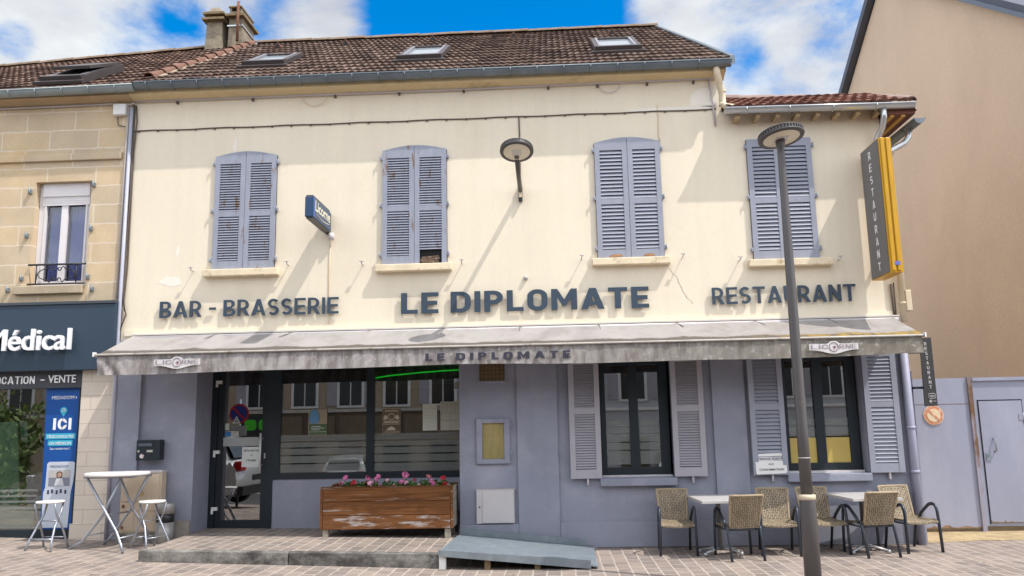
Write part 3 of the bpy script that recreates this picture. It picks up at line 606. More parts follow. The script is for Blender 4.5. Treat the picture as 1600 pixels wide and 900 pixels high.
# downpipes
dp = MB(); dp.tube([(2.50,-.25,6.93),(2.52,-.24,6.80),(2.56,-.16,6.68),(2.60,-.10,6.56),(2.60,-.10,6.38),(2.64,-.14,6.33),(2.75,-.18,6.30)], .05, 10); dp.tube([(2.6,-.10,6.60),(2.6,-.10,6.57)], .058, 10); dp.tube([(2.6,-.10,6.36),(2.6,-.10,6.40)], .058, 10); dp.build('downpipe', pipec, B)
dp = MB(); dp.tube([(2.43,-.02,6.83),(2.47,-.03,6.4),(2.49,-.02,6.08)], .015, 8); dp.build('conduit', pipew, B)
# ---- low roof on the right end
LZ = lambda y: 6.24+.47*(y+.3)
lr = tiled('low_roof', (2.62,-.30,LZ(-.30)), (5.28,-.30,LZ(-.30)), (5.28,1.5,LZ(1.5)), (2.62,1.5,LZ(1.5)), tiles_low, B, 5, tw=.3, amp=.032, lift=.03)
x_ = MB(); x_.add([(2.62,1.5,LZ(1.5)),(5.28,1.5,LZ(1.5)),(5.28,4.4,6.2),(2.62,4.4,6.2)], [(0,1,2,3)]); x_.add([(5.28,-.28,6.2),(5.34,-.28,6.11),(5.34,2.6,6.11),(5.28,1.5,LZ(1.5)-.04)], [(0,1,2,3)]); x_.build('rear_slope', tiles_low, lr)
rt = MB(); halfround(rt, (2.62,1.5,LZ(1.5)+.02), (5.40,1.5,LZ(1.5)-.09), .085, n=5, over=.05); rt.build('ridge_tiles', mat('ridge_brown', (0.27,0.19,0.17), .8, var=.15, vscale=5), lr)
vt = MB(); halfround(vt, (5.28,-.28,LZ(-.28)+.0), (5.30,1.5,LZ(1.5)-.05), .08, n=4); vt.build('verge_tiles', mat('ridge_brown', (0.27,0.19,0.17)), lr)
wsf = mat('soffit_wood', (0.165,0.062,0.04), .7, var=.2, vscale=4); wsy = mat('soffit_batten', (0.50,0.30,0.08), .7, var=.1)
sf_ = MB(); sf_.prism([(4.9,6.10),(5.33,6.10),(5.33,6.14),(4.9,6.2)],-.24,-.20,'y')
sf_.box(4.90,5.33,-.24,2.6,6.075,6.10); sf_.build('soffit_board', wsf, lr)
sf_ = MB()
for xx in (4.98, 5.14): sf_.box(xx,xx+.055,-.22,2.6,6.045,6.0745)
sf_.build('batten', wsy, lr)
for i in range(8):
    ra_ = MB(); xx = 2.75+i*.29; ra_.box(xx, xx+.06, -.25, 0.0, 6.10, 6.155); ra_.build('rafter_end', mat('rafter_paint', (0.40,0.30,0.18), .8, var=.2), lr)
gutter('low_gutter', (2.58,-.30,6.225), (5.30,-.30,6.20), .068, B, zincn, clips=.62)
gutter('side_gutter', (5.36,-.30,5.98), (5.36,1.6,6.02), .075, B, zinc, clips=.9)
dp = MB(); dp.tube([(4.86,-.30,6.14),(4.86,-.29,6.02),(4.86,-.2,5.9),(4.80,-.10,5.74),(4.80,-.10,5.48)], .045, 12); dp.build('zinc_downpipe', zincn, B)
dp = MB(); dp.tube([(5.30,-.02,5.90),(5.30,-.02,5.80),(5.22,-.03,5.70),(5.03,-.06,5.60),(4.97,-.07,5.5)], .045, 12); dp.build('side_downpipe', zincn, B)
dp = MB(); dp.tube([(4.965,-.06,5.52),(4.965,-.06,3.05)], .05, 12); dp.tube([(4.965,-.06,3.30),(4.965,-.06,3.33)], .057, 12); dp.build('cream_downpipe', pipec, B)
dp = MB(); dp.tube([(4.90,-.075,3.0),(4.90,-.075,.0)], .055, 12); dp.tube([(4.90,-.075,.95),(4.90,-.075,.99)], .064, 12); dp.tube([(4.90,-.075,1.55),(4.90,-.075,1.59)], .063, 12); dp.build('blue_downpipe', pipeb, B)
dp = MB(); dp.tube([(4.83,-.03,3.6),(4.84,-.03,3.1)], .012, 6); dp.tube([(4.87,-.03,3.62),(4.86,-.04,3.1)], .009, 6); dp.build('cable', cable, B)
bx = MB(); bx.box(4.99, 5.07, -.12, 0, 3.2, 3.5); bevel(bx.build('junction_box', pipec, B), .01)
# ---- chimneys on the ridge
chm = mat('chimney_render', (0.27,0.225,0.165), .95, var=.2, vscale=4, bump=.5, bscale=40, stain=(0.12,0.095,0.07), st_scale=3, st_lo=.5, st_hi=.7, grain=.12)
chs = mat('chimney_slab', (0.21,0.155,0.085), .95, var=.25, vscale=8, stain=(0.08,0.06,0.045), st_scale=7, bump=.4)
c = MB(); c.hexa([(-7.20,3.9,9.3),(-6.80,3.9,9.3),(-6.80,4.6,9.3),(-7.20,4.6,9.3)], [(-7.16,3.92,10.24),(-6.83,3.92,10.24),(-6.83,4.58,10.24),(-7.16,4.58,10.24)]); c.hexa([(-7.12,3.86,10.42),(-6.86,3.86,10.42),(-6.86,4.45,10.42),(-7.12,4.45,10.42)], [(-7.07,3.92,10.56),(-6.91,3.92,10.56),(-6.91,4.4,10.56),(-7.07,4.4,10.56)])
for q in ((-7.15,3.95),(-6.91,3.95),(-7.15,4.47),(-6.91,4.47)): c.box(q[0],q[0]+.07,q[1],q[1]+.1,10.29,10.37)
ch1 = c.build('chimney', chm, roof)
c = MB(); c.box(-7.23,-6.76,3.8,4.7,10.24,10.29); c.box(-7.22,-6.77,3.82,4.68,10.37,10.42); c.build('slab', chs, ch1)
c = MB(); c.box(-7.02,-6.95,3.97,4.5,10.292,10.368); c.build('flue_opening', darkm, ch1)
c = MB(); c.hexa([(-6.70,3.9,9.3),(-6.38,3.9,9.3),(-6.38,4.6,9.3),(-6.70,4.6,9.3)], [(-6.68,3.92,10.30),(-6.40,3.92,10.30),(-6.40,4.58,10.30),(-6.68,4.58,10.30)]); c.box(-6.65,-6.41,3.86,4.5,10.35,10.42); c.box(-6.65,-6.61,3.86,4.5,10.42,10.50); c.box(-6.45,-6.41,3.86,4.5,10.42,10.50); c.box(-6.61,-6.45,4.46,4.5,10.41,10.50)
ch2 = c.build('chimney', chm, roof)
c = MB(); c.box(-6.72,-6.33,3.80,4.7,10.30,10.35); c.box(-6.67,-6.39,3.83,4.56,10.50,10.53); c.build('slab', chs, ch2)
c = MB(); c.box(-6.61,-6.45,4.40,4.45,10.41,10.49); c.build('flue_opening', darkm, ch2)
c = MB(); c.tube([(-6.45,3.80,9.72),(-6.45,3.80,10.60)], .03, 8); c.build('antenna_pole', rust, ch2)
c = MB(); c.box(-6.71,-6.375,3.885,3.90,10.10,10.13); c.box(-6.39,-6.375,3.9,4.6,10.10,10.13); c.build('metal_strap', zincn, ch2)
# ---- cables, hooks, cracks
cb_ = MB(); cb_.tube([(-6.5,-.03,6.82),(-4,-.03,6.815),(-1.5,-.03,6.81),(.5,-.03,6.82),(2.5,-.03,6.825)], .016, 6); cb_.build('eaves_conduit', pipew, B)
for x in (-5.8,-4.6,-3.3,-2.3,-1.3,.0,.75,1.5,2.2): cb_ = MB(); cb_.box(x-.015,x+.015,-.05,0,6.765,6.80); cb_.build('conduit_clip', cable, B)
def droop(x, z, w_, d, mt): 
    q = MB(); q.tube([(x-w_*math.cos(math.pi*i/12), -.03, z-d*math.sin(math.pi*i/12)) for i in range(13)], .006, 5); q.build('cable_loop', mt, B)
droop(-3.62, 6.80, .19, .15, pipec); droop(.93, 6.80, .16, .13, pipew)
cb_ = MB(); pts = [(-6.48+i*.3, -.012, 6.347+.006*math.sin(i*1.7)) for i in range(31)]; cb_.tube(pts, .009, 6)
for i in range(30): x = -6.4+i*.302; cb_.box(x-.012,x+.012,-.028,0,6.325,6.347)
cb_.build('wall_cable', cable, B)
cb_ = MB(); cb_.tube([(-.46,-.012,6.34),(-.455,-.012,5.9),(-.46,-.012,5.2)], .011, 6); cb_.build('lamp_cable', cable, B)
cb_ = MB(); cb_.tube([(-3.34,-.012,4.45),(-3.345,-.012,4.0),(-3.34,-.012,3.3),(-3.34,-.012,3.1)], .008, 5); cb_.build('sign_cable', pipec, B)
cb_ = MB(); cb_.tube([(1.64,-.008,6.45),(1.645,-.008,6.2),(1.635,-.008,5.95),(1.66,-.008,5.88)], .006, 5); cb_.build('thin_cable', pipec, B)
for x, z in ((-5.43,4.09),(-3.97,4.14),(-2.84,4.11),(-1.35,4.09),(.42,4.10),(1.89,4.08),(2.71,4.01),(4.13,3.98)):
    h = MB(); h.tube([(x,0,z),(x,-.10,z),(x+.01,-.12,z+.035)], .008, 6); h.box(x-.03,x+.03,-.13,-.105,z+.03,z+.042); h.build('shutter_hook', pipew, B)
crk = plain('crack', (0.22,0.17,0.11), .9); q = MB(); x, z = 1.70, 3.93; pts = []
for i in range(16): pts.append((x,-.001,z)); x += random.uniform(.0,.042); z -= random.uniform(.02,.055)
for a, b in zip(pts, pts[1:]): q.add([(a[0]-.003,-.0025,a[2]),(a[0]+.003,-.0025,a[2]),(b[0]+.003,-.0025,b[2]),(b[0]-.003,-.0025,b[2])], [(0,1,2,3)])
q.build('plaster_crack', crk, B)
rp_ = mat('fresh_patch',(0.80,0.745,0.66),.9,var=.04,vscale=6)
for pts in ([(2.12,6.42),(2.56,6.38),(2.575,6.66),(2.3,6.70),(2.16,6.60)], [(1.2,6.36),(2.1,6.36),(2.5,6.36),(2.5,6.41),(1.9,6.405),(1.25,6.40)], [(-5.98,3.93),(-5.75,3.86),(-5.6,3.90),(-5.63,4.0),(-5.85,4.02)], [(-4.9,6.03),(-4.86,5.92),(-4.83,6.05),(-4.85,6.22)], [(-5.72,4.4),(-5.69,4.28),(-5.66,4.42),(-5.68,4.52)]):
    q = MB(); q.prism(pts,-.0018,-.0006,'y'); q.build('repaint_patch', rp_, B)
bl = MB(); bl.lathe([(.0,.05),(.03,.045),(.035,0)], (0,0,0), 12); bl.xform(Matrix.Translation((-.41,0,3.845)) @ Matrix.Rotation(R(90),4,'X')); bl.build('round_cap', pipew, B)
vn = MB(); vn.box(-1.11,-.745,-.012,0,2.34,2.60); vm = mat('vent_wood',(0.20,0.125,0.06),.8,var=.2)
for i in range(7): xx = -1.10+i*.055; vn.box(xx,xx+.012,-.026,-.012,2.35,2.60,1)
for i in range(4): zz = 2.37+i*.06; vn.box(-1.11,-.745,-.02,-.012,zz,zz+.012,1)
vn.build('vent_grille', [vm, mat('vent_slat',(0.10,0.075,0.05),.8)], B)
vn = MB(); vn.box(-1.13,-.73,-.03,0,2.31,2.34); vn.build('vent_frame', bluew, B)

# ================================================================== STONE BUILDING ON THE LEFT
S = thing('stone_building', 'old stone building with dark blue shop fascia beside the cream restaurant', 'building', (-9,0,0))
stone = brickmat('limestone_blocks', (0.60,0.46,0.295), (0.52,0.42,0.30), (0.66,0.56,0.45), 0.78, 0.305, 0.012, plane='XZ', noise_amt=0.14, bump=0.12, grain=.06, stain=(0.58,0.40,0.20))
stonep = brickmat('shop_pier_blocks', (0.66,0.575,0.49), (0.61,0.535,0.46), (0.46,0.39,0.33), 0.60, 0.205, 0.006, plane='XZ', noise_amt=0.05, bump=0.08, grain=.03)
W = MB()
W.box(-14,-8.0,0,.3,3.2,6.85); W.box(-8.0,-7.11,0,.3,5.575,6.85); W.box(-8.0,-7.11,0,.3,3.2,3.93); W.box(-7.11,-6.53,0,.3,3.2,6.85)
W.box(-14,-6.53,.3,8.6,2.66,6.85); W.box(-14,-6.53,3.1,8.6,0,2.66)
W.build('wall', stone, S)
k = MB(); k.box(-14,-6.64,-.045,0,5.90,6.01); bevel(k.build('string_course', stone, S), .01)
k = MB(); k.box(-8.19,-7.12,-.07,0,3.80,3.925); k.box(-8.0,-7.11,0,.2,3.80,3.925); bevel(k.build('window_sill', mat('stone_sill',(0.40,0.33,0.235),.9,var=.12,bump=.3,stain=(.25,.2,.15)), S), .01)
k = MB(); k.prism(prof, -14, -6.5, 'x'); k.build('cornice', mat('stone_cornice',(0.46,0.34,0.21),.9,var=.1), S)
# the window with its roller shutter, curtains, balcony rail
pvc = mat('white_window_frame', (0.72,0.69,0.70), .4, var=.03)
cut = MB(); cut.box(-8.0,-7.11,.285,.299,3.93,5.575); cut.build('window_recess', darkm, S)
f = MB(); f.box(-7.995,-7.90,.12,.19,3.93,5.57); f.box(-7.21,-7.112,.12,.19,3.93,5.57); f.box(-7.90,-7.21,.12,.19,3.93,4.02); f.box(-7.63,-7.53,.115,.19,4.02,5.24)
f.box(-7.90,-7.87,.105,.19,4.02,5.24); f.box(-7.24,-7.21,.105,.19,4.02,5.24)
wn_ = f.build('window', pvc, S)
f = MB(); f.box(-7.93,-7.18,.08,.19,5.36,5.57); f.build('shutter_box', pvc, wn_)
f = MB()
for i in range(4): f.box(-7.93,-7.18,.10,.125,5.22+i*.036,5.254+i*.036)
f.build('roller_shutter', pvc, wn_)
for a, b in ((-7.87,-7.63),(-7.53,-7.24)):
    p = MB(); p.box(a,b,.15,.158,4.02,5.24); p.build('pane', glassmat('window_glass_soft',.05,(.9,.92,.97)), wn_)
    P = [[(a+(b-a)*i/24, .235+.018*math.sin(i*1.35+a*3)+.006*math.sin(i*3.1), z) for i in range(25)] for z in (4.02, 4.6, 5.3)]
    p = MB(); p.sheet(P, (0,.004,0)); p.build('curtain', mat('blue_curtain',(0.20,0.24,0.50),.9,var=.15,vscale=2), wn_)
iron = plain('wrought_iron',(0.02,0.02,0.024),.5)
r_ = MB(); y = -.03
r_.tube([(-8.0,y,4.255),(-7.10,y,4.255)],.016,6); r_.tube([(-8.0,y,3.955),(-7.10,y,3.955)],.014,6)
for x in (-7.87,-7.24): r_.tube([(x,y,3.955),(x,y,4.255)],.01,6)
for sx in (-1,1):
    cx_ = -7.555; pts = []
    for i in range(15): a = math.pi*i/14; pts.append((cx_+sx*(.13+.16*math.sin(a)), y, 4.105+.085*math.cos(a)))
    r_.tube(pts,.008,5)
    for zc, d in ((4.205,1),(4.0,-1)):
        r_.tube([(cx_+sx*(.13-.1*i/10+.0), y, zc-d*.015+d*.035*math.sin(i*.62)) for i in range(11)],.008,5)
        r_.tube([(cx_+sx*(.05+.028*math.cos(i*.55)), y, zc-d*.02+.028*math.sin(i*.55)) for i in range(9)],.007,5)
    r_.tube([(cx_+sx*.3,y,4.03),(cx_+sx*.31,y,4.17)],.006,5)
r_.build('balcony_rail', iron, S)
for x, z in ((-8.07,5.42),(-8.07,4.72),(-8.1,4.05),(-7.06,5.5),(-7.06,4.8),(-7.06,4.05),(-8.3,3.88),(-6.98,3.86)):
    h = MB(); h.box(x-.02,x+.02,-.05,0,z-.03,z+.03); h.tube([(x,-.05,z-.05),(x,-.05,z+.06)],.012,6); h.build('hinge_bracket', galv, S)
# roof
LZ2 = lambda y: 6.93+.622*(y+.30)
l2 = tiled('roof', (-14,-.30,LZ2(-.3)-.10), (-6.22,-.30,RZ(-.3)-.02), (-6.22,4.25,RZ(4.25)-.02), (-14,4.25,9.42), tilemat('roof_tiles_pale',(0.085,0.052,0.042),(0.15,0.09,0.07),(0.27,0.18,0.14)), S, 14, rng_=9)
rt = MB(); halfround(rt, (-14,4.25,9.45), (-6.5,4.25,RZ(4.25)+.01), .075); rt.build('ridge_tiles', mat('ridge_clay',(0.19,0.135,0.095)), l2)
bk = MB(); bk.add([(-14,4.25,9.40),(-6.22,4.25,RZ(4.25)-.02),(-6.3,8.9,6.9),(-14,8.9,6.8)], [(0,1,2,3)]); bk.build('rear_slope', tiles_main, l2)
skylight(-8.02,-7.34,-.02,1.15, l2)
op = MB(); M = Matrix.Translation((-8.12,1.12,RZ(1.12)+.12)) @ Matrix.Rotation(math.atan(.52),4,'X'); op.box(.1,.74,-1.05,0,.0,.05); op.xform(M); op.build('open_sash', skf, l2)
gutter('gutter', (-14,-.275,6.90), (-6.37,-.275,6.975), .085, S, mat('weathered_zinc',(0.30,0.345,0.36),.5,metal=.45,var=.15,stain=(.17,.19,.2),st_scale=3), clips=.42)
dp = MB(); dp.tube([(-6.515,-.05,6.72),(-6.515,-.05,3.0),(-6.515,-.05,.15)],.027,10); dp.build('service_pipe', mat('grey_pipe',(0.38,0.39,0.47),.45,var=.08), S)
dp = MB(); dp.tube([(-6.58,-.02,6.75),(-6.59,-.02,3.7)],.016,8); dp.build('conduit', pipew, S)
dp = MB(); dp.tube([(-6.46,-.02,6.76),(-6.43,-.03,6.5),(-6.46,-.02,6.0),(-6.45,-.02,4.2),(-6.47,-.03,3.6),(-6.43,-.02,3.45),(-6.5,-.05,3.2)],.010,6); dp.tube([(-6.48,-.03,6.76),(-6.47,-.03,5.2),(-6.49,-.04,3.8),(-6.44,-.05,3.5)],.012,6); dp.tube([(-6.75,-.02,6.58),(-6.73,-.03,6.45),(-6.62,-.03,6.42)],.008,6); dp.build('black_cable', cable, S)
dp = MB(); dp.tube([(-14,-.03,6.76),(-6.85,-.03,6.80),(-6.55,-.05,6.77),(-6.48,-.05,6.79)],.014,6); dp.build('eaves_cable', pipew, S)
b_ = MB(); b_.box(-6.80,-6.60,-.09,0,6.60,6.78); bevel(b_.build('white_junction_box', white, S), .012)
# shopfront
fas = mat('fascia_blue',(0.030,0.052,0.082),.45,var=.05)
f = MB(); f.box(-14,-6.53,-.13,0,2.63,3.62); bevel(f.build('shop_fascia', fas, S), .01)
f = MB(); f.box(-14,-6.53,-.15,0.02,3.62,3.66); f.build('fascia_flashing', plain('dark_flashing',(0.05,.06,.075),.5), S)
f = MB(); f.box(-7.045,-6.535,-.01,.3,.02,2.63); f.box(-7.08,-6.535,-.03,-.01,.02,.42); f.build('pier', stonep, S)
f = MB(); f.box(-14,-7.05,-.0,.10,2.38,2.63); f.build('sign_band', mat('grey_band',(0.055,0.058,0.068),.5,var=.05), S)
f = MB(); f.box(-14,-7.05,.02,.12,.16,.335); f.box(-7.10,-7.05,.04,.12,.335,2.38); f.box(-9.9,-9.82,.05,.12,.335,2.38); sw = f.build('shop_window', framem, S)
p = MB(); p.box(-14,-7.10,.085,.093,.335,2.38); p.build('pane', glassmat('shop_glass',.26,(.85,.9,.87)), sw)
f = MB()
for z in (.36,.62,.72,.80,.88): f.box(-9.82,-7.66,.078,.082,z,z+.03)
f.build('frosted_strip', frostmat('frost_clear',(0.36,0.38,0.36),.24), sw)
f = MB(); f.box(-14,-6.6,.101,.3,2.38,2.63); f.build('window_lintel', darkm, S)
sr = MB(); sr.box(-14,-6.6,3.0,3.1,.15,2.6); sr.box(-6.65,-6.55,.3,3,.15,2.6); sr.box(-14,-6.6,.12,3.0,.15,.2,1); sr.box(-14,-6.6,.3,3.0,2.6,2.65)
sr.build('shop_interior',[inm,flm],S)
# ---- letters of the shop
wl_ = mat('white_letters',(0.82,0.82,0.84),.45,var=.02)
t_ = MB(); text(t_, 'Médical', (0,-.20,0), (1,0,0), (0,0,1), -8.40, -7.13, 2.925, 3.245, .05, .012)
text(t_, 'Matériel', (0,-.20,0), (1,0,0), (0,0,1), -10.1, -8.62, 2.925, 3.245, .05, .012)
tag(t_.build('raised_lettering', wl_), 'raised white letters on the dark blue shop fascia', 'lettering')
t_ = MB(); din(t_, 'LOCATION', (0,-.004,0), (1,0,0), (0,0,1), -8.47, -7.775, 2.45, 2.565, .006, .15); text(t_, '-', (0,-.012,0), (1,0,0), (0,0,1), -7.68, -7.62, 2.493, 2.51, .008); text(t_, 'VENTE', (0,-.012,0), (1,0,0), (0,0,1), -7.565, -7.14, 2.455, 2.57, .008, .012)
tag(t_.build('band_lettering', wl_), 'flat white capitals LOCATION - VENTE above the shop window', 'lettering')

# ================================================================== TAN BUILDING ON THE RIGHT
T = thing('gable_building', 'tall tan rendered building whose blank gable rises behind the blue gate', 'building', (10,6,0))
tan = mat('tan_render',(0.58,0.45,0.34),.95,var=.05,vscale=.6,bump=.5,bscale=22,grain=.05,stain=(0.52,.40,.30),st_scale=.8,st_lo=.5,st_hi=.8,stretch=(1,1,.7))
q = MB(); gp = [(1.25,0),(12,0),(12,9.20),(7.1,12.31),(1.25,8.20)]; q.prism(gp, 8.2, 16, 'x'); q.build('wall', tan, T)
zd = mat('dark_zinc',(0.085,0.095,0.125),.5,metal=.4,var=.1)
q = MB(); q.hexa([(8.02,.65,7.78),(16.2,.65,7.78),(16.2,7.1,12.36),(8.02,7.1,12.36)], [(8.02,.65,8.0),(16.2,.65,8.0),(16.2,7.1,12.58),(8.02,7.1,12.58)]); q.hexa([(8.02,7.1,12.36),(16.2,7.1,12.36),(16.2,12.6,8.87),(8.02,12.6,8.87)], [(8.02,7.1,12.58),(16.2,7.1,12.58),(16.2,12.6,9.09),(8.02,12.6,9.09)]); q.build('roof', zd, T)
q = MB(); q.hexa([(8.0,.62,7.74),(8.06,.62,7.74),(8.06,7.1,12.33),(8.0,7.1,12.33)], [(8.0,.62,7.84),(8.06,.62,7.84),(8.06,7.1,12.43),(8.0,7.1,12.43)]); q.build('verge_board', plain('verge_blue',(.12,.15,.2),.5), T)

# ================================================================== GATE AND FENCE
gp_ = mat('gate_paint',(0.275,0.288,0.37),.55,var=.07,vscale=1.6,bump=.12,bscale=12,stain=(0.345,0.355,0.44),st_scale=1.1,st_lo=.5,st_hi=.75,stretch=(1,1,.35))
rp = mat('rusty_edge',(0.24,0.15,0.09),.95,var=.35,vscale=14,stain=(0.34,.33,.38),st_scale=7)
G1 = thing('fence_panel', 'plain blue-grey sheet metal panel between the restaurant corner and the gate', 'fence', (5.6,.95,0))
q = MB(); q.box(5.0,6.235,.93,.97,.085,2.285); q.build('sheet', gp_, G1)
q = MB(); q.prism([(5.0,.085)]+[(5.0+1.235*i/24,.098+.035*random.random()**3+(.015 if 17 < i < 21 else 0)) for i in range(25)]+[(6.235,.085)],.926,.93,'y'); q.build('rust_strip', rp, G1)
q = MB(); q.box(5.0,6.24,.927,.932,1.895,1.90); q.build('weld_seam', rust, G1)
q = MB(); q.box(6.20,6.262,.90,1.0,.0,2.30); q.build('post', mat('rust_streaked_post',(0.30,0.29,0.36),.8,var=.15,stain=(0.15,0.085,0.05),st_scale=3,st_lo=.48,st_hi=.6,stretch=(1,1,.3)), G1)
G2 = thing('metal_gate', 'blue-grey sheet metal gate with a small wicket door and pull handle', 'gate', (7.2,.95,0))
q = MB(); q.box(6.275,9.2,.93,.97,.11,2.28); q.build('sheet', gp_, G2)
q = MB(); q.box(6.275,9.2,.90,.93,2.235,2.285); q.build('top_rail', gp_, G2)
q = MB(); q.box(6.335,6.96,.915,.93,.16,1.93); dw = q.build('wicket_door', gp_, G2)
q = MB(); q.tube([(6.49,.915,1.18),(6.50,.87,1.2),(6.50,.87,1.36),(6.49,.915,1.38)],.01,6); q.build('pull_handle', galv, dw)
for zz in ((6.32,6.335,.14,1.95),(6.96,6.975,.14,1.95)):
    q = MB(); q.box(zz[0],zz[1],.926,.931,zz[2],zz[3]); q.build('shadow_gap', darkm, G2)
for z in (.45,1.62): q = MB(); q.tube([(6.966,.915,z),(6.966,.915,z+.13)],.013,8); q.box(6.90,6.96,.908,.915,z+.02,z+.11); q.build('hinge', gp_, G2)
q = MB(); q.box(6.36,6.42,.905,.915,1.05,1.17); q.tube([(6.39,.905,1.13),(6.39,.88,1.13)],.012,8); q.build('lock', galv, dw)
q = MB(); q.box(6.32,6.975,.926,.931,1.935,1.95); q.build('shadow_gap', darkm, G2)
q = MB(); q.prism([(6.335,.16)]+[(6.335+.5*i/20,.165+.05*random.random()**2*max(0,1-i/18)) for i in range(21)]+[(6.835,.16)],.911,.9145,'y'); q.prism([(6.98,.11)]+[(6.98+2.2*i/30,.118+.03*random.random()**3) for i in range(31)]+[(9.18,.11)],.925,.93,'y'); q.build('rust_strip', rp, G2)
sg = MB(); sg.xform(Matrix.Identity(4)); 
def disc(mb, c, r, th, m=0, seg=32):
    a = len(mb.v); mb.lathe([(r,0),(r,th)], (0,0,0), seg, m, False); mb.xform(Matrix.Translation(c) @ Matrix.Rotation(R(90),4,'X'), a)
disc(sg, (5.66,.925,1.735), .150, .006, 0); disc(sg, (5.66,.918,1.735), .138, .004, 1); disc(sg, (5.66,.913,1.735), .098, .004, 2)
a_ = len(sg.v); sg.box(-.105,.105,-.003,.0,-.014,.014,1); sg.xform(Matrix.Translation((5.66,.908,1.735)) @ Matrix.Rotation(R(44),4,'Y'), a_)
tag(sg.build('round_sign', [mat('sign_rim',(0.62,0.50,0.40),.5,var=.1,stain=(.45,.2,.12),st_scale=20), mat('faded_red',(0.52,0.19,0.10),.6,var=.15,vscale=12,stain=(.62,.42,.30),st_scale=22,st_lo=.48,st_hi=.6), mat('faded_cream',(0.68,0.53,0.36),.6,var=.06,vscale=15)]), 'faded round no-parking sign with orange rim on the blue-grey metal fence', 'sign')

# ================================================================== AWNING
A = thing('awning', 'weathered grey fabric awning across the whole restaurant front', 'awning', (-.7,-.5,2.8))
fab = bpy.data.materials.new('awning_fabric'); fab.use_nodes = True
def fabric(M, base, dirt, mossy, streak):
    t = M.node_tree; N = t.nodes; K = t.links.new; b = N['Principled BSDF']; b.inputs['Roughness'].default_value = .9; b.inputs['Specular IOR Level'].default_value = .15
    co = N.new('ShaderNodeTexCoord'); mp = N.new('ShaderNodeMapping'); K(co.outputs['Object'], mp.inputs[0]); mp.inputs['Scale'].default_value = (1,1,.16) if streak else (1,.6,1)
    def noise(s, d=7, r=.65, vec=None):
        n = N.new('ShaderNodeTexNoise'); n.inputs['Scale'].default_value = s; n.inputs['Detail'].default_value = d; n.inputs['Roughness'].default_value = r; K(vec or mp.outputs[0], n.inputs['Vector']); return n.outputs[0]
    def rng(v, lo, hi, a=0., c=1.):
        n = N.new('ShaderNodeMapRange'); n.interpolation_type = 'SMOOTHSTEP'; K(v, n.inputs[0]); n.inputs[1].default_value = lo; n.inputs[2].default_value = hi; n.inputs[3].default_value = a; n.inputs[4].default_value = c; return n.outputs[0]
    def mul(a, c, op='MULTIPLY'):
        n = N.new('ShaderNodeMath'); n.operation = op
        for i, v in enumerate((a, c)):
            if isinstance(v, float): n.inputs[i].default_value = v
            else: K(v, n.inputs[i])
        return n.outputs[0]
    def mix(f, a, c):
        x = N.new('ShaderNodeMix'); x.data_type = 'RGBA'; K(f, x.inputs[0])
        for i, v in ((6, a), (7, c)):
            if isinstance(v, tuple): x.inputs[i].default_value = (*v, 1)
            else: K(v, x.inputs[i])
        return x.outputs[2]
    sp = N.new('ShaderNodeSeparateXYZ'); K(co.outputs['Object'], sp.inputs[0]); X, Y, Z = sp.outputs
    if streak:
        f = mul(rng(noise(9.), .36, .68), .85); c = mix(f, base, dirt)
        top = mul(rng(Z, -.13, -.02), rng(noise(22., 5, .6), .3, .65)); c = mix(mul(top, .8), c, (dirt[0]*.5, dirt[1]*.5, dirt[2]*.5))
        c = mix(mul(rng(X, -1., 5.5), .75), c, mossy)
        c = mix(mul(rng(noise(14., 6, .7, co.outputs['Object']), .56, .64), .45), c, (base[0]*1.25, base[1]*1.25, base[2]*1.25))
    else:
        c = mix(mul(rng(noise(3.), .42, .75), .35), base, dirt)
        edge = mul(rng(mul(Y, mul(noise(5., 8, .7), .22), 'ADD'), -.215, -.12, 1., 0.), .95); c = mix(edge, c, dirt)
        lich = mul(mul(rng(Y, -.36, -.20, 1., 0.), rng(X, 3.0, 4.6)), rng(noise(7., 8, .75), .42, .58)); c = mix(lich, c, mossy)
        c = mix(mul(rng(X, 1., 5.), rng(noise(5., 5, .6), .3, .8, 0., .45)), c, (dirt[0]*1.5, dirt[1]*1.45, dirt[2]*1.3))
    K(c, b.inputs['Base Color'])
    bp = N.new('ShaderNodeBump'); bp.inputs['Strength'].default_value = .35; bp.inputs['Distance'].default_value = .01; K(noise(16., 6, .65, co.outputs['Object']), bp.inputs['Height']); K(bp.outputs[0], b.inputs['Normal'])
fabric(fab, (0.32,0.297,0.288), (0.105,0.088,0.075), (0.36,0.23,0.035), False)
val = bpy.data.materials.new('valance_fabric'); val.use_nodes = True; fabric(val, (0.36,0.335,0.33), (0.15,0.13,0.12), (0.15,0.135,0.10), True)
SEAM = [-6.27,-5.0,-3.86,-2.72,-1.62,-.5,.63,1.74,2.84,3.9,4.83]
def seamd(x):
    for a, b in zip(SEAM, SEAM[1:]):
        if a <= x <= b: return math.sin(math.pi*(x-a)/(b-a))
    return 0
rn = random.Random(5)
NX = 260; xs_ = [-6.27+11.08*i/NX for i in range(NX+1)]
fold = [rn.uniform(-1,1) for _ in SEAM]
P = []
for j in range(11):
    t = j/10; row = []
    for x in xs_:
        near = min((abs(x-s_-fold[k]*.18*t), k) for k, s_ in enumerate(SEAM)); pin = math.exp(-(near[0]/.05)**2)*max(0, 1-t*1.6)
        y = -.03-.92*t; z = 3.12-.335*t-.035*math.sin(math.pi*t)*seamd(x)**.5+.02*pin+.006*math.sin(x*9+t*4)*math.sin(math.pi*t)
        if j == 0: z += .012*math.sin(x*5.7)-.010*(1-seamd(x))
        row.append((x, y, z))
    P.append(row)
fb = MB(); fb.sheet(P, (0,0,-.004)); fb.build('fabric', fab, A)
P = []; NX2 = 420; xs2 = [-6.29+11.08*i/NX2 for i in range(NX2+1)]
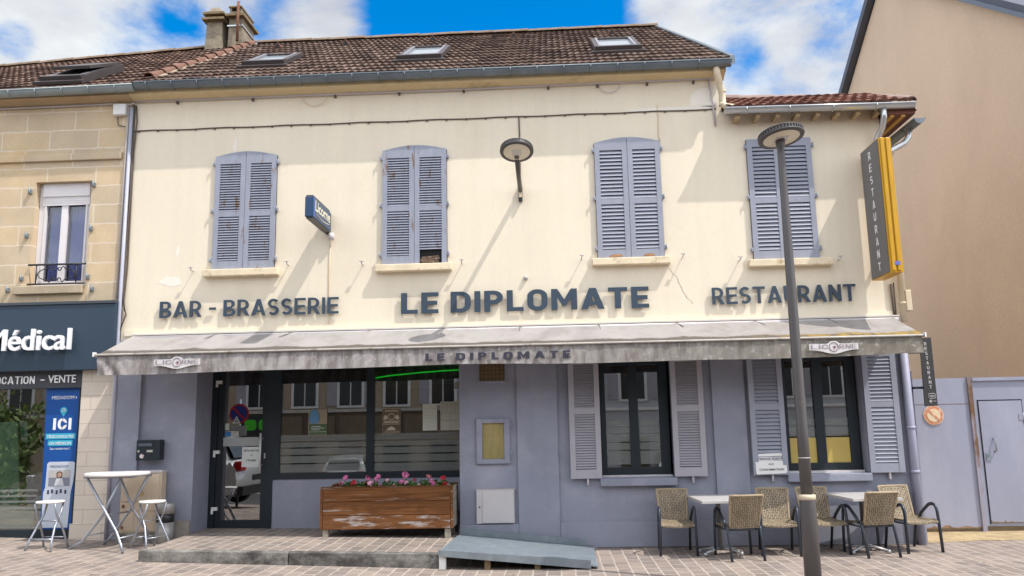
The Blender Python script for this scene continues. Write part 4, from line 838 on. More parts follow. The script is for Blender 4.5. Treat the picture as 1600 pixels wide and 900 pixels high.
for j in range(9):
    t = j/8; row = []
    for x in xs2:
        e = math.exp(-((x+6.29)/.35)**2)
        y = -.965-.012*t-.010*t*math.sin(x*7.1+1.5*math.sin(x*1.3))-.007*math.sin(x*19+t*5)*t-.004*math.sin(x*43+t*11)*math.sin(math.pi*t)+e*.03*t*math.sin(x*30-t*6)
        z = 2.765-(.258+.012*math.sin(x*.9)+.012*math.sin(x*2.1+1)*.6-.01*(x/6))*t
        row.append((x, y, z))
    P.append(row)
fb = MB(); fb.sheet(P, (0,.004,0)); vl = fb.build('valance', val, A)
q = MB(); q.box(-6.33,4.815,-.985,-.945,2.748,2.778); q.box(-6.33,4.815,-.992,-.97,2.752,2.772); bevel(q.build('front_bar', mat('bar_metal',(0.44,0.41,0.375),.5,metal=.2,var=.15,vscale=3,stain=(.2,.17,.14),st_scale=5), A), .006)
for x in (-6.345, 4.815): q = MB(); q.box(x,x+.02,-1.0,-.925,2.74,2.80); q.build('end_cap', white, A)
q = MB(); q.tube([(-6.28,-.05,3.09),(4.88,-.05,3.09)],.035,8); q.build('roller_tube', offwhite, A)
q = MB(); q.box(-6.31,4.90,-.075,-.0,3.128,3.15); q.build('wall_flashing', mat('cream_flashing',(.62,.57,.52),.6,var=.06), A)
for x in (-5.6,-3.2,-.7,1.9,4.3):
    q = MB(); q.tube([(x,-.04,2.98),(x+.30,-.50,2.82),(x+.05,-.92,2.74)],.018,8); q.build('folding_arm', pipew, A)
sfm = mat('seam_shadow_cloth',(.13,.115,.11),.9,var=.2,vscale=8)  # dark colour paints in the shadow of the gaps at the awning seams
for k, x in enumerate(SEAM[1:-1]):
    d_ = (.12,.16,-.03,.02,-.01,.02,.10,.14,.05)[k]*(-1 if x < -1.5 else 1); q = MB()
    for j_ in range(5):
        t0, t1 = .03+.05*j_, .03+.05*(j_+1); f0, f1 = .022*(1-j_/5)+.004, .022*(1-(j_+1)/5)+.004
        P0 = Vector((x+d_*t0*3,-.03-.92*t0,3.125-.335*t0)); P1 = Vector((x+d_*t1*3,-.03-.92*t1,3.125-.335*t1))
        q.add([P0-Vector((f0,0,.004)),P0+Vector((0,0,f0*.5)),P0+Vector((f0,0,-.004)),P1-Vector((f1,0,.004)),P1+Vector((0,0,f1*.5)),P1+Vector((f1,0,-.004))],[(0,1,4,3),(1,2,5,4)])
    q.build('seam_shadow_fold', sfm, A)
for x in SEAM[1:-1]:
    q = MB(); q.box(x-.05,x+.05,-.06,-.0,2.98,3.05); q.build('wall_bracket', offwhite, A)
t_ = MB(); din(t_, 'LE DIPLOMATE', (0,-.994,0), (1,0,0), (0,0,1), -1.745, .195, 2.572, 2.672, .004, .27, 0, .38, .55)
t_.build('printed_lettering', mat('faded_navy_print',(0.04,0.04,0.062),.8,var=.25,vscale=18), vl)
def emblem(x0, x1, zc):
    cx_ = (x0+x1)/2; hw = (x1-x0)/2; q = MB(); top = []; bot = []
    for i in range(29):
        u = -1+2*i/28; top.append((cx_+u*hw, zc+.045+.035*max(0,1-(u/.22)**2)**.5)); bot.append((cx_+u*hw, zc-.035-.052*math.exp(-(u/.5)**2)))
    q.prism(top+bot[::-1], -1.004, -.994, 'y', 0)
    ring = [(cx_+.056*math.cos(2*math.pi*i/24), -1.006, zc+.005+.058*math.sin(2*math.pi*i/24)) for i in range(24)]; q.tube(ring,.006,5,1,close=True)
    din(q,'LIC',(0,-1.009,0),(1,0,0),(0,0,1),cx_-hw*.93,cx_-.07,zc-.022,zc+.036,0,.14,1); din(q,'RNE',(0,-1.009,0),(1,0,0),(0,0,1),cx_+.07,cx_+hw*.93,zc-.022,zc+.036,0,.14,1)
    q.prism([(cx_-.01,zc+.012),(cx_+.03,zc+.012),(cx_+.012,zc-.03)],-1.010,-1.005,'y',2)
    q.build('brewery_emblem', [mat('emblem_white',(0.62,0.59,0.60),.8,var=.06,vscale=20), plain('emblem_grey',(0.30,0.25,0.27),.8), plain('emblem_red',(0.22,0.07,0.09),.8)], vl)
emblem(-5.47,-4.83,2.632); emblem(3.32,3.95,2.632)

# ================================================================== SIGNS ON THE FACADE
def raised(word, x0, x1, z0, z1, bold, label):
    t_ = MB(); din(t_, word, (0,-.033,0), (1,0,0), (0,0,1), x0, x1, z0, z1, .024, bold)
    o = t_.build('raised_lettering', navy); tag(o, label, 'lettering')
raised('BAR - BRASSERIE', -5.90, -3.19, 3.385, 3.63, .16, 'raised navy letters BAR - BRASSERIE on the cream wall')
raised('LE DIPLOMATE', -2.255, 1.375, 3.35, 3.66, .21, 'largest raised navy letters, spelling the name in the middle of the cream wall')
raised('RESTAURANT', 2.285, 4.325, 3.37, 3.615, .16, 'raised navy letters RESTAURANT on the cream wall')
# blue beer sign
b_ = thing('beer_sign', 'small blue projecting beer sign box on the cream wall', 'sign', (-3.36,-.5,4.6))
sb_ = mat('sign_blue',(0.02,0.055,0.135),.35,var=.08); sb2 = plain('sign_bright_blue',(0.01,0.07,0.30),.35)
q = MB(); q.box(-3.435,-3.315,-1.0,-.10,4.62,4.91); bevel(q.build('box', [sb_], b_), .012)
q = MB(); q.box(-3.425,-3.325,-.98,-.12,4.909,4.935); q.box(-3.42,-3.33,-.97,-.12,4.60,4.622); q.build('trim', lampm, b_)
q = MB(); q.box(-3.316,-3.308,-1.003,-.93,4.625,4.905); q.build('edge_strip', sb2, b_)
q = MB(); q.box(-3.41,-3.34,-.10,0,4.60,4.92); q.build('wall_plate', framem, b_)
q = MB(); text(q,'Licorne',(-3.3125,0,0),(0,1,0),(0,.0,1),-.90,-.14,4.73,4.885,0,.02); q.tube([(-3.3128,-.82+i*.07,4.70-.03*math.sin(math.pi*i/9)) for i in range(10)],.006,5)
q.build('lettering', mat('cream_letters',(0.78,0.74,0.58),.5), b_)
q = MB(); q.tube([(-3.315,-.06,4.60),(-3.315,-.06,4.50)],.045,12); q.build('cable_entry_box', offwhite, b_)
# tall blade sign
b_ = thing('blade_sign', 'tall grey and yellow projecting sign box reading RESTAURANT vertically', 'sign', (4.65,-.4,3.6))
yel = mat('sign_yellow',(0.54,0.29,0.012),.4,var=.08,vscale=4,metal=.1); gryf = mat('sign_grey_face',(0.125,0.122,0.13),.4,var=.04)
X0, X1 = 4.545, 4.715
q = MB(); q.box(X0,X1,-.78,-.12,3.64,5.54); q.build('box', yel, b_)
q = MB(); q.box(X0-.012,X0-.001,-.765,-.135,3.655,5.525); q.build('face_panel', gryf, b_)
for xx in (X0+.02, X0+.095): q = MB(); q.box(xx,xx+.052,-.80,-.779,3.66,5.54); bevel(q.build('front_rib', yel, b_), .01)
for z in (3.85,5.25): q = MB(); q.box(X0+.08,X0+.13,-.12,0,z,z+.05); q.build('bracket', cable, b_)
q = MB()
for i, chh in enumerate('RESTAURANT'): zc = 5.385-i*.178; din(q,chh,(X0-.0135,0,0),(0,-1,0),(0,0,1),.46-(.016 if chh=='I' else .045),.46+.045,zc-.058,zc+.058,0,.17)
q.build('lettering', wl_, b_)
q = MB(); q.box(X0+.06,X0+.13,-.803,-.80,3.74,3.79); q.build('sticker', plain('sticker_blue',(.12,.15,.45),.5), b_)
# hanging direction sign at the corner
b_ = thing('direction_sign', 'narrow black sign reading RESTAURANT with an arrow at the building corner', 'sign', (5.2,-.1,1.9))
q = MB(); q.hexa([(5.10,-.13,1.855),(5.285,-.10,1.86),(5.285,-.075,1.86),(5.10,-.105,1.855)],[(5.115,-.13,2.80),(5.285,-.10,2.815),(5.285,-.075,2.815),(5.115,-.105,2.80)]); q.build('panel', mat('black_panel',(0.025,0.023,0.024),.4,var=.1), b_)
q = MB(); Ux = Vector((.185,.03,0)).normalized()
for i, chh in enumerate('RESTAURANT'): zc = 2.725-i*.067; din(q,chh,(5.10,-.1335,0),Ux,(0,0,1),.072+.002*i,.110+.002*i,zc-.023,zc+.023,0,.17)
fr = [(.075,2.03),(.155,2.03),(.165,2.02),(.165,1.975),(.155,1.965),(.075,1.965),(.065,1.975),(.065,2.02)]; q.tube([tuple(Vector((5.10,-.133,0))+Ux*u+Vector((0,0,z))) for u,z in fr],.004,4,close=True)
for k in range(4): q.add([tuple(Vector((5.10,-.133,0))+Ux*u+Vector((0,0,z))) for u,z in ((.082+k*.019,1.985),(.092+k*.019,1.985),(.092+k*.019,2.01),(.082+k*.019,2.01))],[(0,1,2,3)])
q.add([tuple(Vector((5.10,-.133,0))+Ux*u+Vector((0,0,z))) for u,z in ((.065,1.925),(.098,1.955),(.098,1.895))],[(0,1,2)])
for k in range(3): q.add([tuple(Vector((5.10,-.133,0))+Ux*u+Vector((0,0,z))) for u,z in ((.112+k*.022,1.92),(.122+k*.022,1.92),(.122+k*.022,1.932),(.112+k*.022,1.932))],[(0,1,2,3)])
q.build('lettering', plain('pale_grey_print',(.42,.40,.40),.6), b_)
for z in (2.1,2.6): q = MB(); q.box(5.0,5.25,-.095,.02,z,z+.03); q.build('bracket', framem, b_)
# terrace notice
b_ = thing('terrace_notice', 'small white notice TERRASSE RÉSERVÉE AUX CONSOMMATEURS on the louvred shutter', 'sign', (2.95,-.1,.96))
nm = Matrix.Translation((2.735,-.112,.965)) @ Matrix.Rotation(R(5),4,'Z') @ Matrix.Rotation(R(-4),4,'X')
q = MB(); q.prism([(.015,0),(.415,.01),(.435,.03),(.43,.265),(.41,.29),(.02,.28),(0,.26),(0,.02)],0,.012,'y'); q.xform(nm); q.build('board', white, b_)
q = MB(); text(q,'TERRASSE RÉSERVÉE',(0,-.002,0),(1,0,0),(0,0,1),.035,.405,.195,.235,0,.02); text(q,'AUX',(0,-.002,0),(1,0,0),(0,0,1),.18,.26,.125,.152,0,.02); text(q,'CONSOMMATEURS',(0,-.002,0),(1,0,0),(0,0,1),.045,.395,.05,.08,0,.02); q.xform(nm); q.build('lettering', plain('print_grey',(.06,.06,.07),.6), b_)
# menu case and meter box, mailbox
b_ = thing('menu_case', 'wall menu case with empty yellowed back behind glass', 'menu case', (-.92,-.05,1.17))
q = MB(); q.box(-1.165,-1.08,-.05,0,1.17,1.80); q.box(-.765,-.685,-.05,0,1.17,1.80); q.box(-1.08,-.765,-.05,0,1.17,1.235); q.box(-1.08,-.765,-.05,0,1.74,1.80); q.box(-1.18,-1.17,-.02,0,1.165,1.805); bevel(q.build('frame', bluew, b_), .004)
q = MB(); q.box(-1.08,-.765,-.012,-.002,1.235,1.74); q.build('back_board', mat('yellowed_board',(0.74,0.60,0.29),.8,var=.12,vscale=7,stain=(.80,.72,.48),st_scale=6,stretch=(2,1,.5)), b_)
q = MB(); q.box(-1.08,-.765,-.036,-.03,1.235,1.74); q.build('pane', glassmat('case_glass',.04,(.93,.93,.9)), b_)
for z in (1.28,1.68): q = MB(); q.tube([(-.672,-.045,z),(-.672,-.045,z+.06)],.01,6); q.build('hinge', shutm, b_)
b_ = thing('meter_box', 'white steel meter cabinet low on the blue-grey wall', 'meter box', (-.9,-.05,.35))
q = MB(); q.box(-1.17,-.635,-.055,.0,.35,.81); q.build('case', offwhite, b_)
q = MB(); q.box(-1.085,-.645,-.068,-.056,.355,.80); bevel(q.build('door', offwhite, b_), .004)
q = MB(); q.box(-1.18,-.62,-.06,0,.811,.822); q.build('top_trim', pipew, b_)
q = MB(); q.lathe([(.012,0),(.012,.006)],(0,0,0),10); q.xform(Matrix.Translation((-1.128,-.055,.575)) @ Matrix.Rotation(R(90),4,'X')); q.build('lock', blackp, b_)
b_ = thing('mailbox', 'dark steel letterbox fixed to the wall above the beige cabinet', 'letterbox', (-5.9,-.1,1.3))
q = MB(); q.box(-6.085,-5.735,-.16,-.02,1.305,1.595); bevel(q.build('body', framem, b_), .008)
q = MB(); q.box(-6.05,-5.85,-.175,-.16,1.505,1.545); q.build('flap', mat('flap_steel',(.10,.12,.15),.4,metal=.3), b_)
q = MB(); q.box(-5.925,-5.84,-.166,-.161,1.42,1.45); q.box(-6.06,-6.035,-.166,-.161,1.42,1.45); q.build('name_plate', plain('name_plate',(.45,.43,.35),.5), b_)
q = MB(); disc(q,(-5.995,-.161,1.365),.032,.004); q.build('sticker', mat('sticker_white',(.62,.55,.55),.5,stain=(.3,.12,.12),st_scale=30,st_lo=.5,st_hi=.55), b_)
# papers and posters behind the shopfront glass
def paper(name, x0, x1, z0, z1, label, draw, col=(.62,.62,.55), y=.606):
    q = MB(); q.box(x0,x1,y,y+.003,z0,z1); n = draw(q) if draw else None
    mats = [mat('paper_'+name, col, .7, var=.04)]+(n or [])
    return tag(q.build(name, mats), label, 'poster')
ink = plain('ink',(.05,.05,.05),.7); inkp = plain('ink_pale',(.30,.30,.27),.7)
def lines(q, x0, x1, zs, h, m=1, y=.603):
    for z in zs: q.box(x0+random.uniform(0,.01), x1-random.uniform(0,.08), y, y+.002, z, z+h, m)
def d1(q):
    random.seed(2)
    q.box(-3.79,-3.515,.6035,.6055,1.62,1.78,1); q.lathe([(0,-.11),(.07,-.09),(.085,0),(.05,.09),(0,.12)],(0,0,0),12,2)
    a=len(q.v)-12*5; q.xform(Matrix.Translation((-3.71,.601,1.89)) @ Matrix.Diagonal((1,.03,1,1)), a)
    q.box(-3.79,-3.52,.602,.6033,1.66,1.665,3); lines(q,-3.76,-3.55,(1.69,1.715,1.74),.008,3,.6015); return [plain('poster_green',(.06,.11,.05),.7), plain('poster_blue',(.10,.24,.42),.7), plain('poster_white',(.6,.6,.6),.7)]
paper('glass_poster', -3.80,-3.51,1.61,2.0, 'colourful poster with a blue shape in the left shop window pane', d1, (.30,.25,.18))
def d2(q):
    q.box(-2.655,-2.385,.6035,.6055,1.765,1.985,1); q.box(-2.655,-2.385,.6035,.6055,1.63,1.75,2)
    ring = [(-2.52+.05*math.cos(i*.2618),.602,1.87+.045*math.sin(i*.2618)) for i in range(24)]; q.tube(ring,.006,5,3,close=True)
    for sx in (-1,1):
        q.prism([(-2.52+sx*.065,1.83),(-2.52+sx*.115,1.825),(-2.52+sx*.12,1.86),(-2.52+sx*.09,1.90),(-2.52+sx*.06,1.87)],.6015,.603,'y',3)
    for i in range(9): z=1.945; x=-2.62+i*.023; q.box(x,x+.014,.6015,.603,z,z+.022,3)
    lines(q,-2.64,-2.36,(1.795,1.775),.012,3,.6015); q.prism([(-2.60,1.665),(-2.45,1.665),(-2.47,1.70),(-2.52,1.725),(-2.57,1.70)],.6015,.603,'y',3); lines(q,-2.63,-2.38,(1.64,),.006,3,.6015)
    return [plain('poster_brown',(.13,.095,.06),.7), plain('poster_brown2',(.10,.075,.05),.7), plain('poster_cream',(.50,.44,.33),.7)]
paper('glass_poster', -2.66,-2.38,1.62,2.0, 'dark brown poster with pale heraldic drawing in the right shop window pane', d2, (.2,.16,.11))
paper('glass_notice', -2.04,-1.82,1.65,2.05, 'blank pale sheet of paper taped inside the right shop window pane', lambda q: (lines(q,-2.02,-1.84,[1.70+i*.035 for i in range(9)],.003,1), [inkp])[1], (.58,.60,.52))
def d4(q):
    random.seed(4)
    q.box(-1.765,-1.49,.603,.605,1.90,1.91,1); q.box(-1.765,-1.49,.603,.605,1.795,1.803,1); q.box(-1.63,-1.622,.603,.605,1.65,1.90,1)
    for z in [1.93+i*.02 for i in range(7)]:
        for x in (-1.755,-1.69,-1.625,-1.56): q.box(x,x+random.uniform(.02,.05),.603,.605,z,z+.005,1)
    for z in [1.67+i*.022 for i in range(10)]:
        for x in (-1.755,-1.69,-1.61,-1.55):
            if random.random() < .6: q.box(x,x+random.uniform(.02,.045),.603,.605,z,z+.005,1)
    return [inkp]
paper('menu_sheet', -1.77,-1.485,1.65,2.08, 'pale printed menu sheet beside the right edge of the shop window', d4, (.50,.50,.42))
def d5(q):
    text(q,'RÉOUVERTURE',(0,.598,0),(1,0,0),(0,0,1),-4.785,-4.545,1.385,1.42,0,.02,1); text(q,'À',(0,.598,0),(1,0,0),(0,0,1),-4.68,-4.655,1.315,1.35,0,.02,1); text(q,'17H00',(0,.598,0),(1,0,0),(0,0,1),-4.74,-4.595,1.235,1.27,0,.02,1); return [ink]
paper('door_notice', -4.815,-4.53,1.155,1.455, 'white notice RÉOUVERTURE À 17H00 on the glass door', d5, (.62,.65,.64), .600)
def d6(q): q.box(-5.09,-5.0,.604,.607,1.615,1.69,1); lines(q,-4.98,-4.90,(1.64,1.655,1.67),.006,2,.603); return [plain('sticker_blue2',(.03,.16,.40),.5), inkp]
paper('door_sticker', -5.09,-4.88,1.61,1.695, 'blue and white payment card sticker on the glass door', d6, (.45,.45,.42), .608)
paper('door_sticker', -5.095,-5.03,1.715,1.815, 'small green sticker on the left edge of the glass door', lambda q: (q.box(-5.09,-5.035,.605,.607,1.77,1.785,1), [plain('paleg',(.4,.6,.45),.5)])[1], (.05,.30,.13), .608)
q = MB(); q.prism([(-4.985,1.815),(-4.86,1.815),(-4.922,1.93)],.604,.608,'y',0); q.prism([(-4.962,1.828),(-4.883,1.828),(-4.922,1.905)],.601,.6035,'y',1); q.box(-4.928,-4.917,.599,.601,1.845,1.88,0); tag(q.build('warning_sticker',[plain('sticker_grey',(.45,.47,.47),.5), plain('sticker_dark',(.1,.11,.11),.5)]), 'grey triangular warning sticker on the glass door', 'sticker')
q = MB(); q.box(-1.55,-1.488,.603,.606,2.27,2.375,0); lines(q,-1.545,-1.5,(2.29,2.31,2.33,2.35),.008,1,.601); tag(q.build('corner_sticker',[plain('sticker_beige',(.34,.33,.27),.6), inkp]), 'small beige sticker in the top right corner of the shop window', 'sticker')
# blue medical poster in the shop window
b_ = thing('medical_poster', 'tall blue poster ICI with teleconsultation terminal in the left shop window', 'poster', (-7.36,.05,.33))
pb = mat('poster_blue_ground',(0.008,0.075,0.30),.4,var=.05); PY = .06
q = MB(); q.hexa([(-7.57,PY,.34),(-7.055,PY,.34),(-7.055,PY+.008,.34),(-7.57,PY+.008,.34)],[(-7.625,PY,2.38),(-7.055,PY,2.38),(-7.055,PY+.008,2.38),(-7.625,PY+.008,2.38)]); q.build('sheet', pb, b_)
q = MB(); y = PY-.003
text(q,'MEDADOM',(0,y,0),(1,0,0),(0,0,1),-7.53,-7.19,2.215,2.265,0,.0); din(q,'ICI',(0,y,0),(1,0,0),(0,0,1),-7.485,-7.205,1.765,1.935,0,.22); q.box(-7.165,-7.15,y-.001,y,2.225,2.25)
text(q,'TÉLÉCONSULTEZ',(0,y-.003,0),(1,0,0),(0,0,1),-7.565,-7.15,1.648,1.695,0,.015); text(q,'UN MÉDECIN',(0,y-.003,0),(1,0,0),(0,0,1),-7.525,-7.19,1.548,1.598,0,.015); text(q,'Sans rendez-vous !',(0,y,0),(1,0,0),(0,0,1),-7.51,-7.205,1.475,1.51,0,.0)
q.build('lettering', wl_, b_)
q = MB()
for x0,x1,z0,z1 in ((-7.585,-7.13,1.628,1.712),(-7.545,-7.17,1.53,1.612)): q.box(x0,x1,y-.001,y+.001,z0,z1)
disc(q,(-7.335,y,2.045),.055,.002); q.prism([(-7.375,2.015),(-7.295,2.015),(-7.335,1.955)],y-.001,y+.001,'y'); q.build('cyan_tab', plain('cyan_print',(.03,.38,.55),.5), b_)
q = MB(); ring = [(-7.335+.022*math.cos(i*.42),y-.004,2.05+.022*math.sin(i*.42)) for i in range(15)]; q.tube(ring,.006,5,close=True); q.build('pin_ring', wl_, b_)
q = MB(); q.prism([(-7.555,.36),(-7.16,.36),(-7.145,.86),(-7.12,1.0),(-7.10,1.27),(-7.135,1.30),(-7.50,1.30),(-7.53,1.27),(-7.535,.93),(-7.56,.86)],y-.001,y+.001,'y'); q.build('terminal_picture', mat('print_grey_white',(.50,.54,.62),.5,var=.04), b_)
q = MB(); q.box(-7.49,-7.17,y-.004,y-.002,.95,1.18,0); q.box(-7.49,-7.17,y-.006,y-.0045,1.07,1.18,1); q.lathe([(.0,-.035),(.03,-.02),(.034,.01),(.018,.035),(0,.04)],(0,0,0),10,2); a=len(q.v)-50; q.xform(Matrix.Translation((-7.33,y-.008,1.105)) @ Matrix.Diagonal((1,.05,1,1)),a); q.prism([(-7.40,.955),(-7.25,.955),(-7.28,1.06),(-7.37,1.06)],y-.009,y-.007,'y',3); q.prism([(-7.37,1.07),(-7.29,1.07),(-7.285,1.14),(-7.33,1.165),(-7.375,1.14)],y-.0068,y-.0062,'y',4)
q.build('screen_picture', [plain('pic_grey',(.20,.21,.26),.5), plain('pic_light',(.45,.43,.42),.5), plain('pic_skin',(.42,.25,.18),.6), plain('pic_coat',(.55,.56,.6),.6), plain('pic_hair',(.05,.03,.025),.6)], b_)
q = MB(); text(q,'MEDADOM',(0,y-.004,0),(1,0,0),(0,0,1),-7.48,-7.21,1.215,1.25,0,.0)
for x,z in ((-7.50,.86),(-7.44,.87),(-7.37,.855),(-7.31,.87),(-7.24,.86)): q.box(x,x+.03,y-.004,y-.002,z-.02,z+.035)
q.build('dark_print', plain('print_navy',(.03,.04,.09),.5), b_)
# things standing inside the medical shop
q = MB(); q.box(-9.6,-7.86,.35,.55,.36,.62); tag(q.build('display_plinth', mat('mint_paint',(.62,.80,.72),.6,var=.05)), 'low mint green plinth inside the medical shop window', 'plinth')
q = MB(); q.hexa([(-8.9,.30,.62),(-8.06,.30,.62),(-8.06,.32,.62),(-8.9,.32,.62)],[(-8.9,.30,1.9),(-8.2,.30,1.9),(-8.2,.32,1.9),(-8.9,.32,1.9)]); tag(q.build('fabric_screen', mat('mint_panel',(.48,.68,.52),.7,var=.05)), 'pale green fabric panel at the left edge of the shop window', 'panel')
q = MB(); q.hexa([(-8.09,.28,1.60),(-8.0,.28,1.58),(-8.0,.285,1.58),(-8.09,.285,1.60)],[(-8.16,.28,1.92),(-8.03,.28,1.90),(-8.03,.285,1.90),(-8.16,.285,1.92)]); q.prism([(-8.13,1.83),(-8.07,1.80),(-8.05,1.65),(-8.10,1.70)],.276,.279,'y',1); tag(q.build('hanging_leaflet', [plain('leaf_white',(.5,.55,.52),.6), plain('leaf_green',(.08,.3,.2),.6)]), 'white and green leaflet hanging beside the pale green panel', 'leaflet')

# ================================================================== LAMPS
def lamp_head(c, r, parent, tilt=0.0, pitch=0.0):
    M = Matrix.Translation(c) @ Matrix.Rotation(tilt, 4, 'Y') @ Matrix.Rotation(pitch, 4, 'X')
    q = MB(); q.lathe([(r*.80,0),(r*.97,-.004),(r,.012),(r,.02),(r*.93,.024),(r*.93,.058),(r*.98,.062),(r*.96,.074),(r*.5,.095),(0,.10)], (0,0,0), 48); q.xform(M); hd = q.build('lamp_head', lampm, parent)
    q = MB()
    for i in range(44):
        a = 2*math.pi*i/44; q.hexa([(r*.93*math.cos(a-.03),r*.93*math.sin(a-.03),.026),(r*.985*math.cos(a-.03),r*.985*math.sin(a-.03),.026),(r*.985*math.cos(a+.03),r*.985*math.sin(a+.03),.026),(r*.93*math.cos(a+.03),r*.93*math.sin(a+.03),.026)],
                                   [(r*.93*math.cos(a-.03),r*.93*math.sin(a-.03),.056),(r*.985*math.cos(a-.03),r*.985*math.sin(a-.03),.056),(r*.985*math.cos(a+.03),r*.985*math.sin(a+.03),.056),(r*.93*math.cos(a+.03),r*.93*math.sin(a+.03),.056)])
    q.xform(M); q.build('cooling_fins', lampm, hd)
    q = MB(); q.lathe([(0,-.004),(r*.78,-.002),(r*.80,.004)], (0,0,0), 40); q.xform(M); q.build('lens', lensm, hd)
    q = MB(); q.box(-r*.28,r*.28,-r*.26,r*.26,-.008,-.0045); q.xform(M); q.build('light_unit', mat('led_unit',(.58,.57,.55),.25), hd)
    return hd
s_ = thing('street_lamp', 'tall grey street lamp post with a round flat head standing on the pavers', 'street lamp', (2.575,-3.0,0))
q = MB(); q.lathe([(.085,-.12),(.083,.90),(.080,.915)], (2.575,-3,0), 24); q.lathe([(.062,.905),(.058,1.6),(.050,3.2),(.040,4.6),(.040,4.7),(.05,4.72),(.052,4.80)], (2.575,-3,0), 24); q.build('pole', mat('pole_grey',(0.10,0.093,0.095),.42,metal=.25,var=.06), s_)
q = MB(); q.lathe([(.081,.875),(.087,.878),(.087,.925),(.066,.932)], (2.575,-3,0), 24); q.build('collar_band', mat('cream_band',(.52,.45,.33),.5,var=.1), s_)
q = MB(); q.lathe([(.0605,1.30),(.062,1.303),(.0595,1.31)], (2.575,-3,0), 20); q.build('joint_ring', pipew, s_)
lamp_head((2.585,-3.02,4.80), .255, s_, R(-7), R(-7))
s_ = thing('wall_lamp', 'grey wall lamp with a round flat head on a bracket above the large lettering', 'wall lamp', (-.46,0,5.1))
q = MB(); q.box(-.49,-.43,-.05,0,5.02,5.24); q.tube([(-.46,-.04,5.17),(-.46,-.5,5.22),(-.46,-1.0,5.36)], [.036,.033,.036], 8, flat=1.2); q.build('bracket_arm', lampm, s_)
q = MB(); q.box(-.49,-.43,-1.10,-.94,5.335,5.385); q.build('clamp', lampm, s_)
q = MB(); q.box(-.485,-.435,-.075,-.01,5.06,5.16); q.build('fuse_box', pipec, s_)
q = MB(); q.box(-.48,-.44,-.07,-.01,5.00,5.058); q.build('cable_gland', blackp, s_)
lamp_head((-.455,-1.17,5.385), .232, s_, 0, R(-18))

# ================================================================== TERRACE FURNITURE
def wicker():
    M = bpy.data.materials.new('wicker'); M.use_nodes = True; t = M.node_tree; N = t.nodes; K = t.links.new; b = N['Principled BSDF']; b.inputs['Roughness'].default_value = .6
    co = N.new('ShaderNodeTexCoord'); uv = N.new('ShaderNodeUVMap')
    def wv(d, s):
        n = N.new('ShaderNodeTexWave'); n.bands_direction = d; n.inputs['Scale'].default_value = s; n.inputs['Distortion'].default_value = 1.2; n.inputs['Detail'].default_value = 2; n.inputs['Detail Scale'].default_value = 3; K(co.outputs['Object'], n.inputs['Vector']); return n.outputs['Fac']
    nz = N.new('ShaderNodeTexNoise'); nz.inputs['Scale'].default_value = 9; nz.inputs['Detail'].default_value = 5; K(co.outputs['Object'], nz.inputs['Vector'])
    br = N.new('ShaderNodeTexBrick'); mp = N.new('ShaderNodeMapping'); mp.inputs['Rotation'].default_value = (R(90),0,0); K(co.outputs['Object'], mp.inputs[0]); 
    sp = N.new('ShaderNodeSeparateXYZ'); K(co.outputs['Object'], sp.inputs[0]); yz = N.new('ShaderNodeMath'); yz.operation = 'SUBTRACT'; K(sp.outputs[2], yz.inputs[0]); K(sp.outputs[1], yz.inputs[1]); cb = N.new('ShaderNodeCombineXYZ'); K(yz.outputs[0], cb.inputs[0]); K(sp.outputs[0], cb.inputs[1])
    K(cb.outputs[0], br.inputs['Vector']); br.inputs['Scale'].default_value = 1; br.inputs['Brick Width'].default_value = .042; br.inputs['Row Height'].default_value = .024; br.inputs['Mortar Size'].default_value = .0034; br.inputs['Mortar Smooth'].default_value = .8
    br.inputs['Color1'].default_value = (.33,.265,.18,1); br.inputs['Color2'].default_value = (.25,.195,.13,1); br.inputs['Mortar'].default_value = (.10,.072,.043,1)
    r = N.new('ShaderNodeMapRange'); K(nz.outputs[0], r.inputs[0]); r.inputs[1].default_value = .3; r.inputs[2].default_value = .7; r.inputs[3].default_value = .8; r.inputs[4].default_value = 1.2
    cg = N.new('ShaderNodeCombineColor'); [K(r.outputs[0], cg.inputs[i]) for i in range(3)]
    x = N.new('ShaderNodeMix'); x.data_type = 'RGBA'; x.blend_type = 'MULTIPLY'; x.inputs[0].default_value = 1; K(br.outputs['Color'], x.inputs[6]); K(cg.outputs[0], x.inputs[7]); K(x.outputs[2], b.inputs['Base Color'])
    bp = N.new('ShaderNodeBump'); bp.inputs['Strength'].default_value = .9; bp.inputs['Distance'].default_value = .01; bp.invert = True; K(br.outputs['Fac'], bp.inputs['Height']); K(bp.outputs[0], b.inputs['Normal'])
    return M
wick = wicker(); alu = mat('anthracite_aluminium',(0.055,0.065,0.085),.38,metal=.5,var=.08); rimm = mat('wicker_rim',(.33,.255,.165),.6,var=.3,vscale=60)
def bez(p0, p1, p2, p3, n=8): return [tuple(((1-t)**3)*Vector(p0)+3*(1-t)**2*t*Vector(p1)+3*(1-t)*t*t*Vector(p2)+t**3*Vector(p3)) for t in [i/n for i in range(n+1)]]
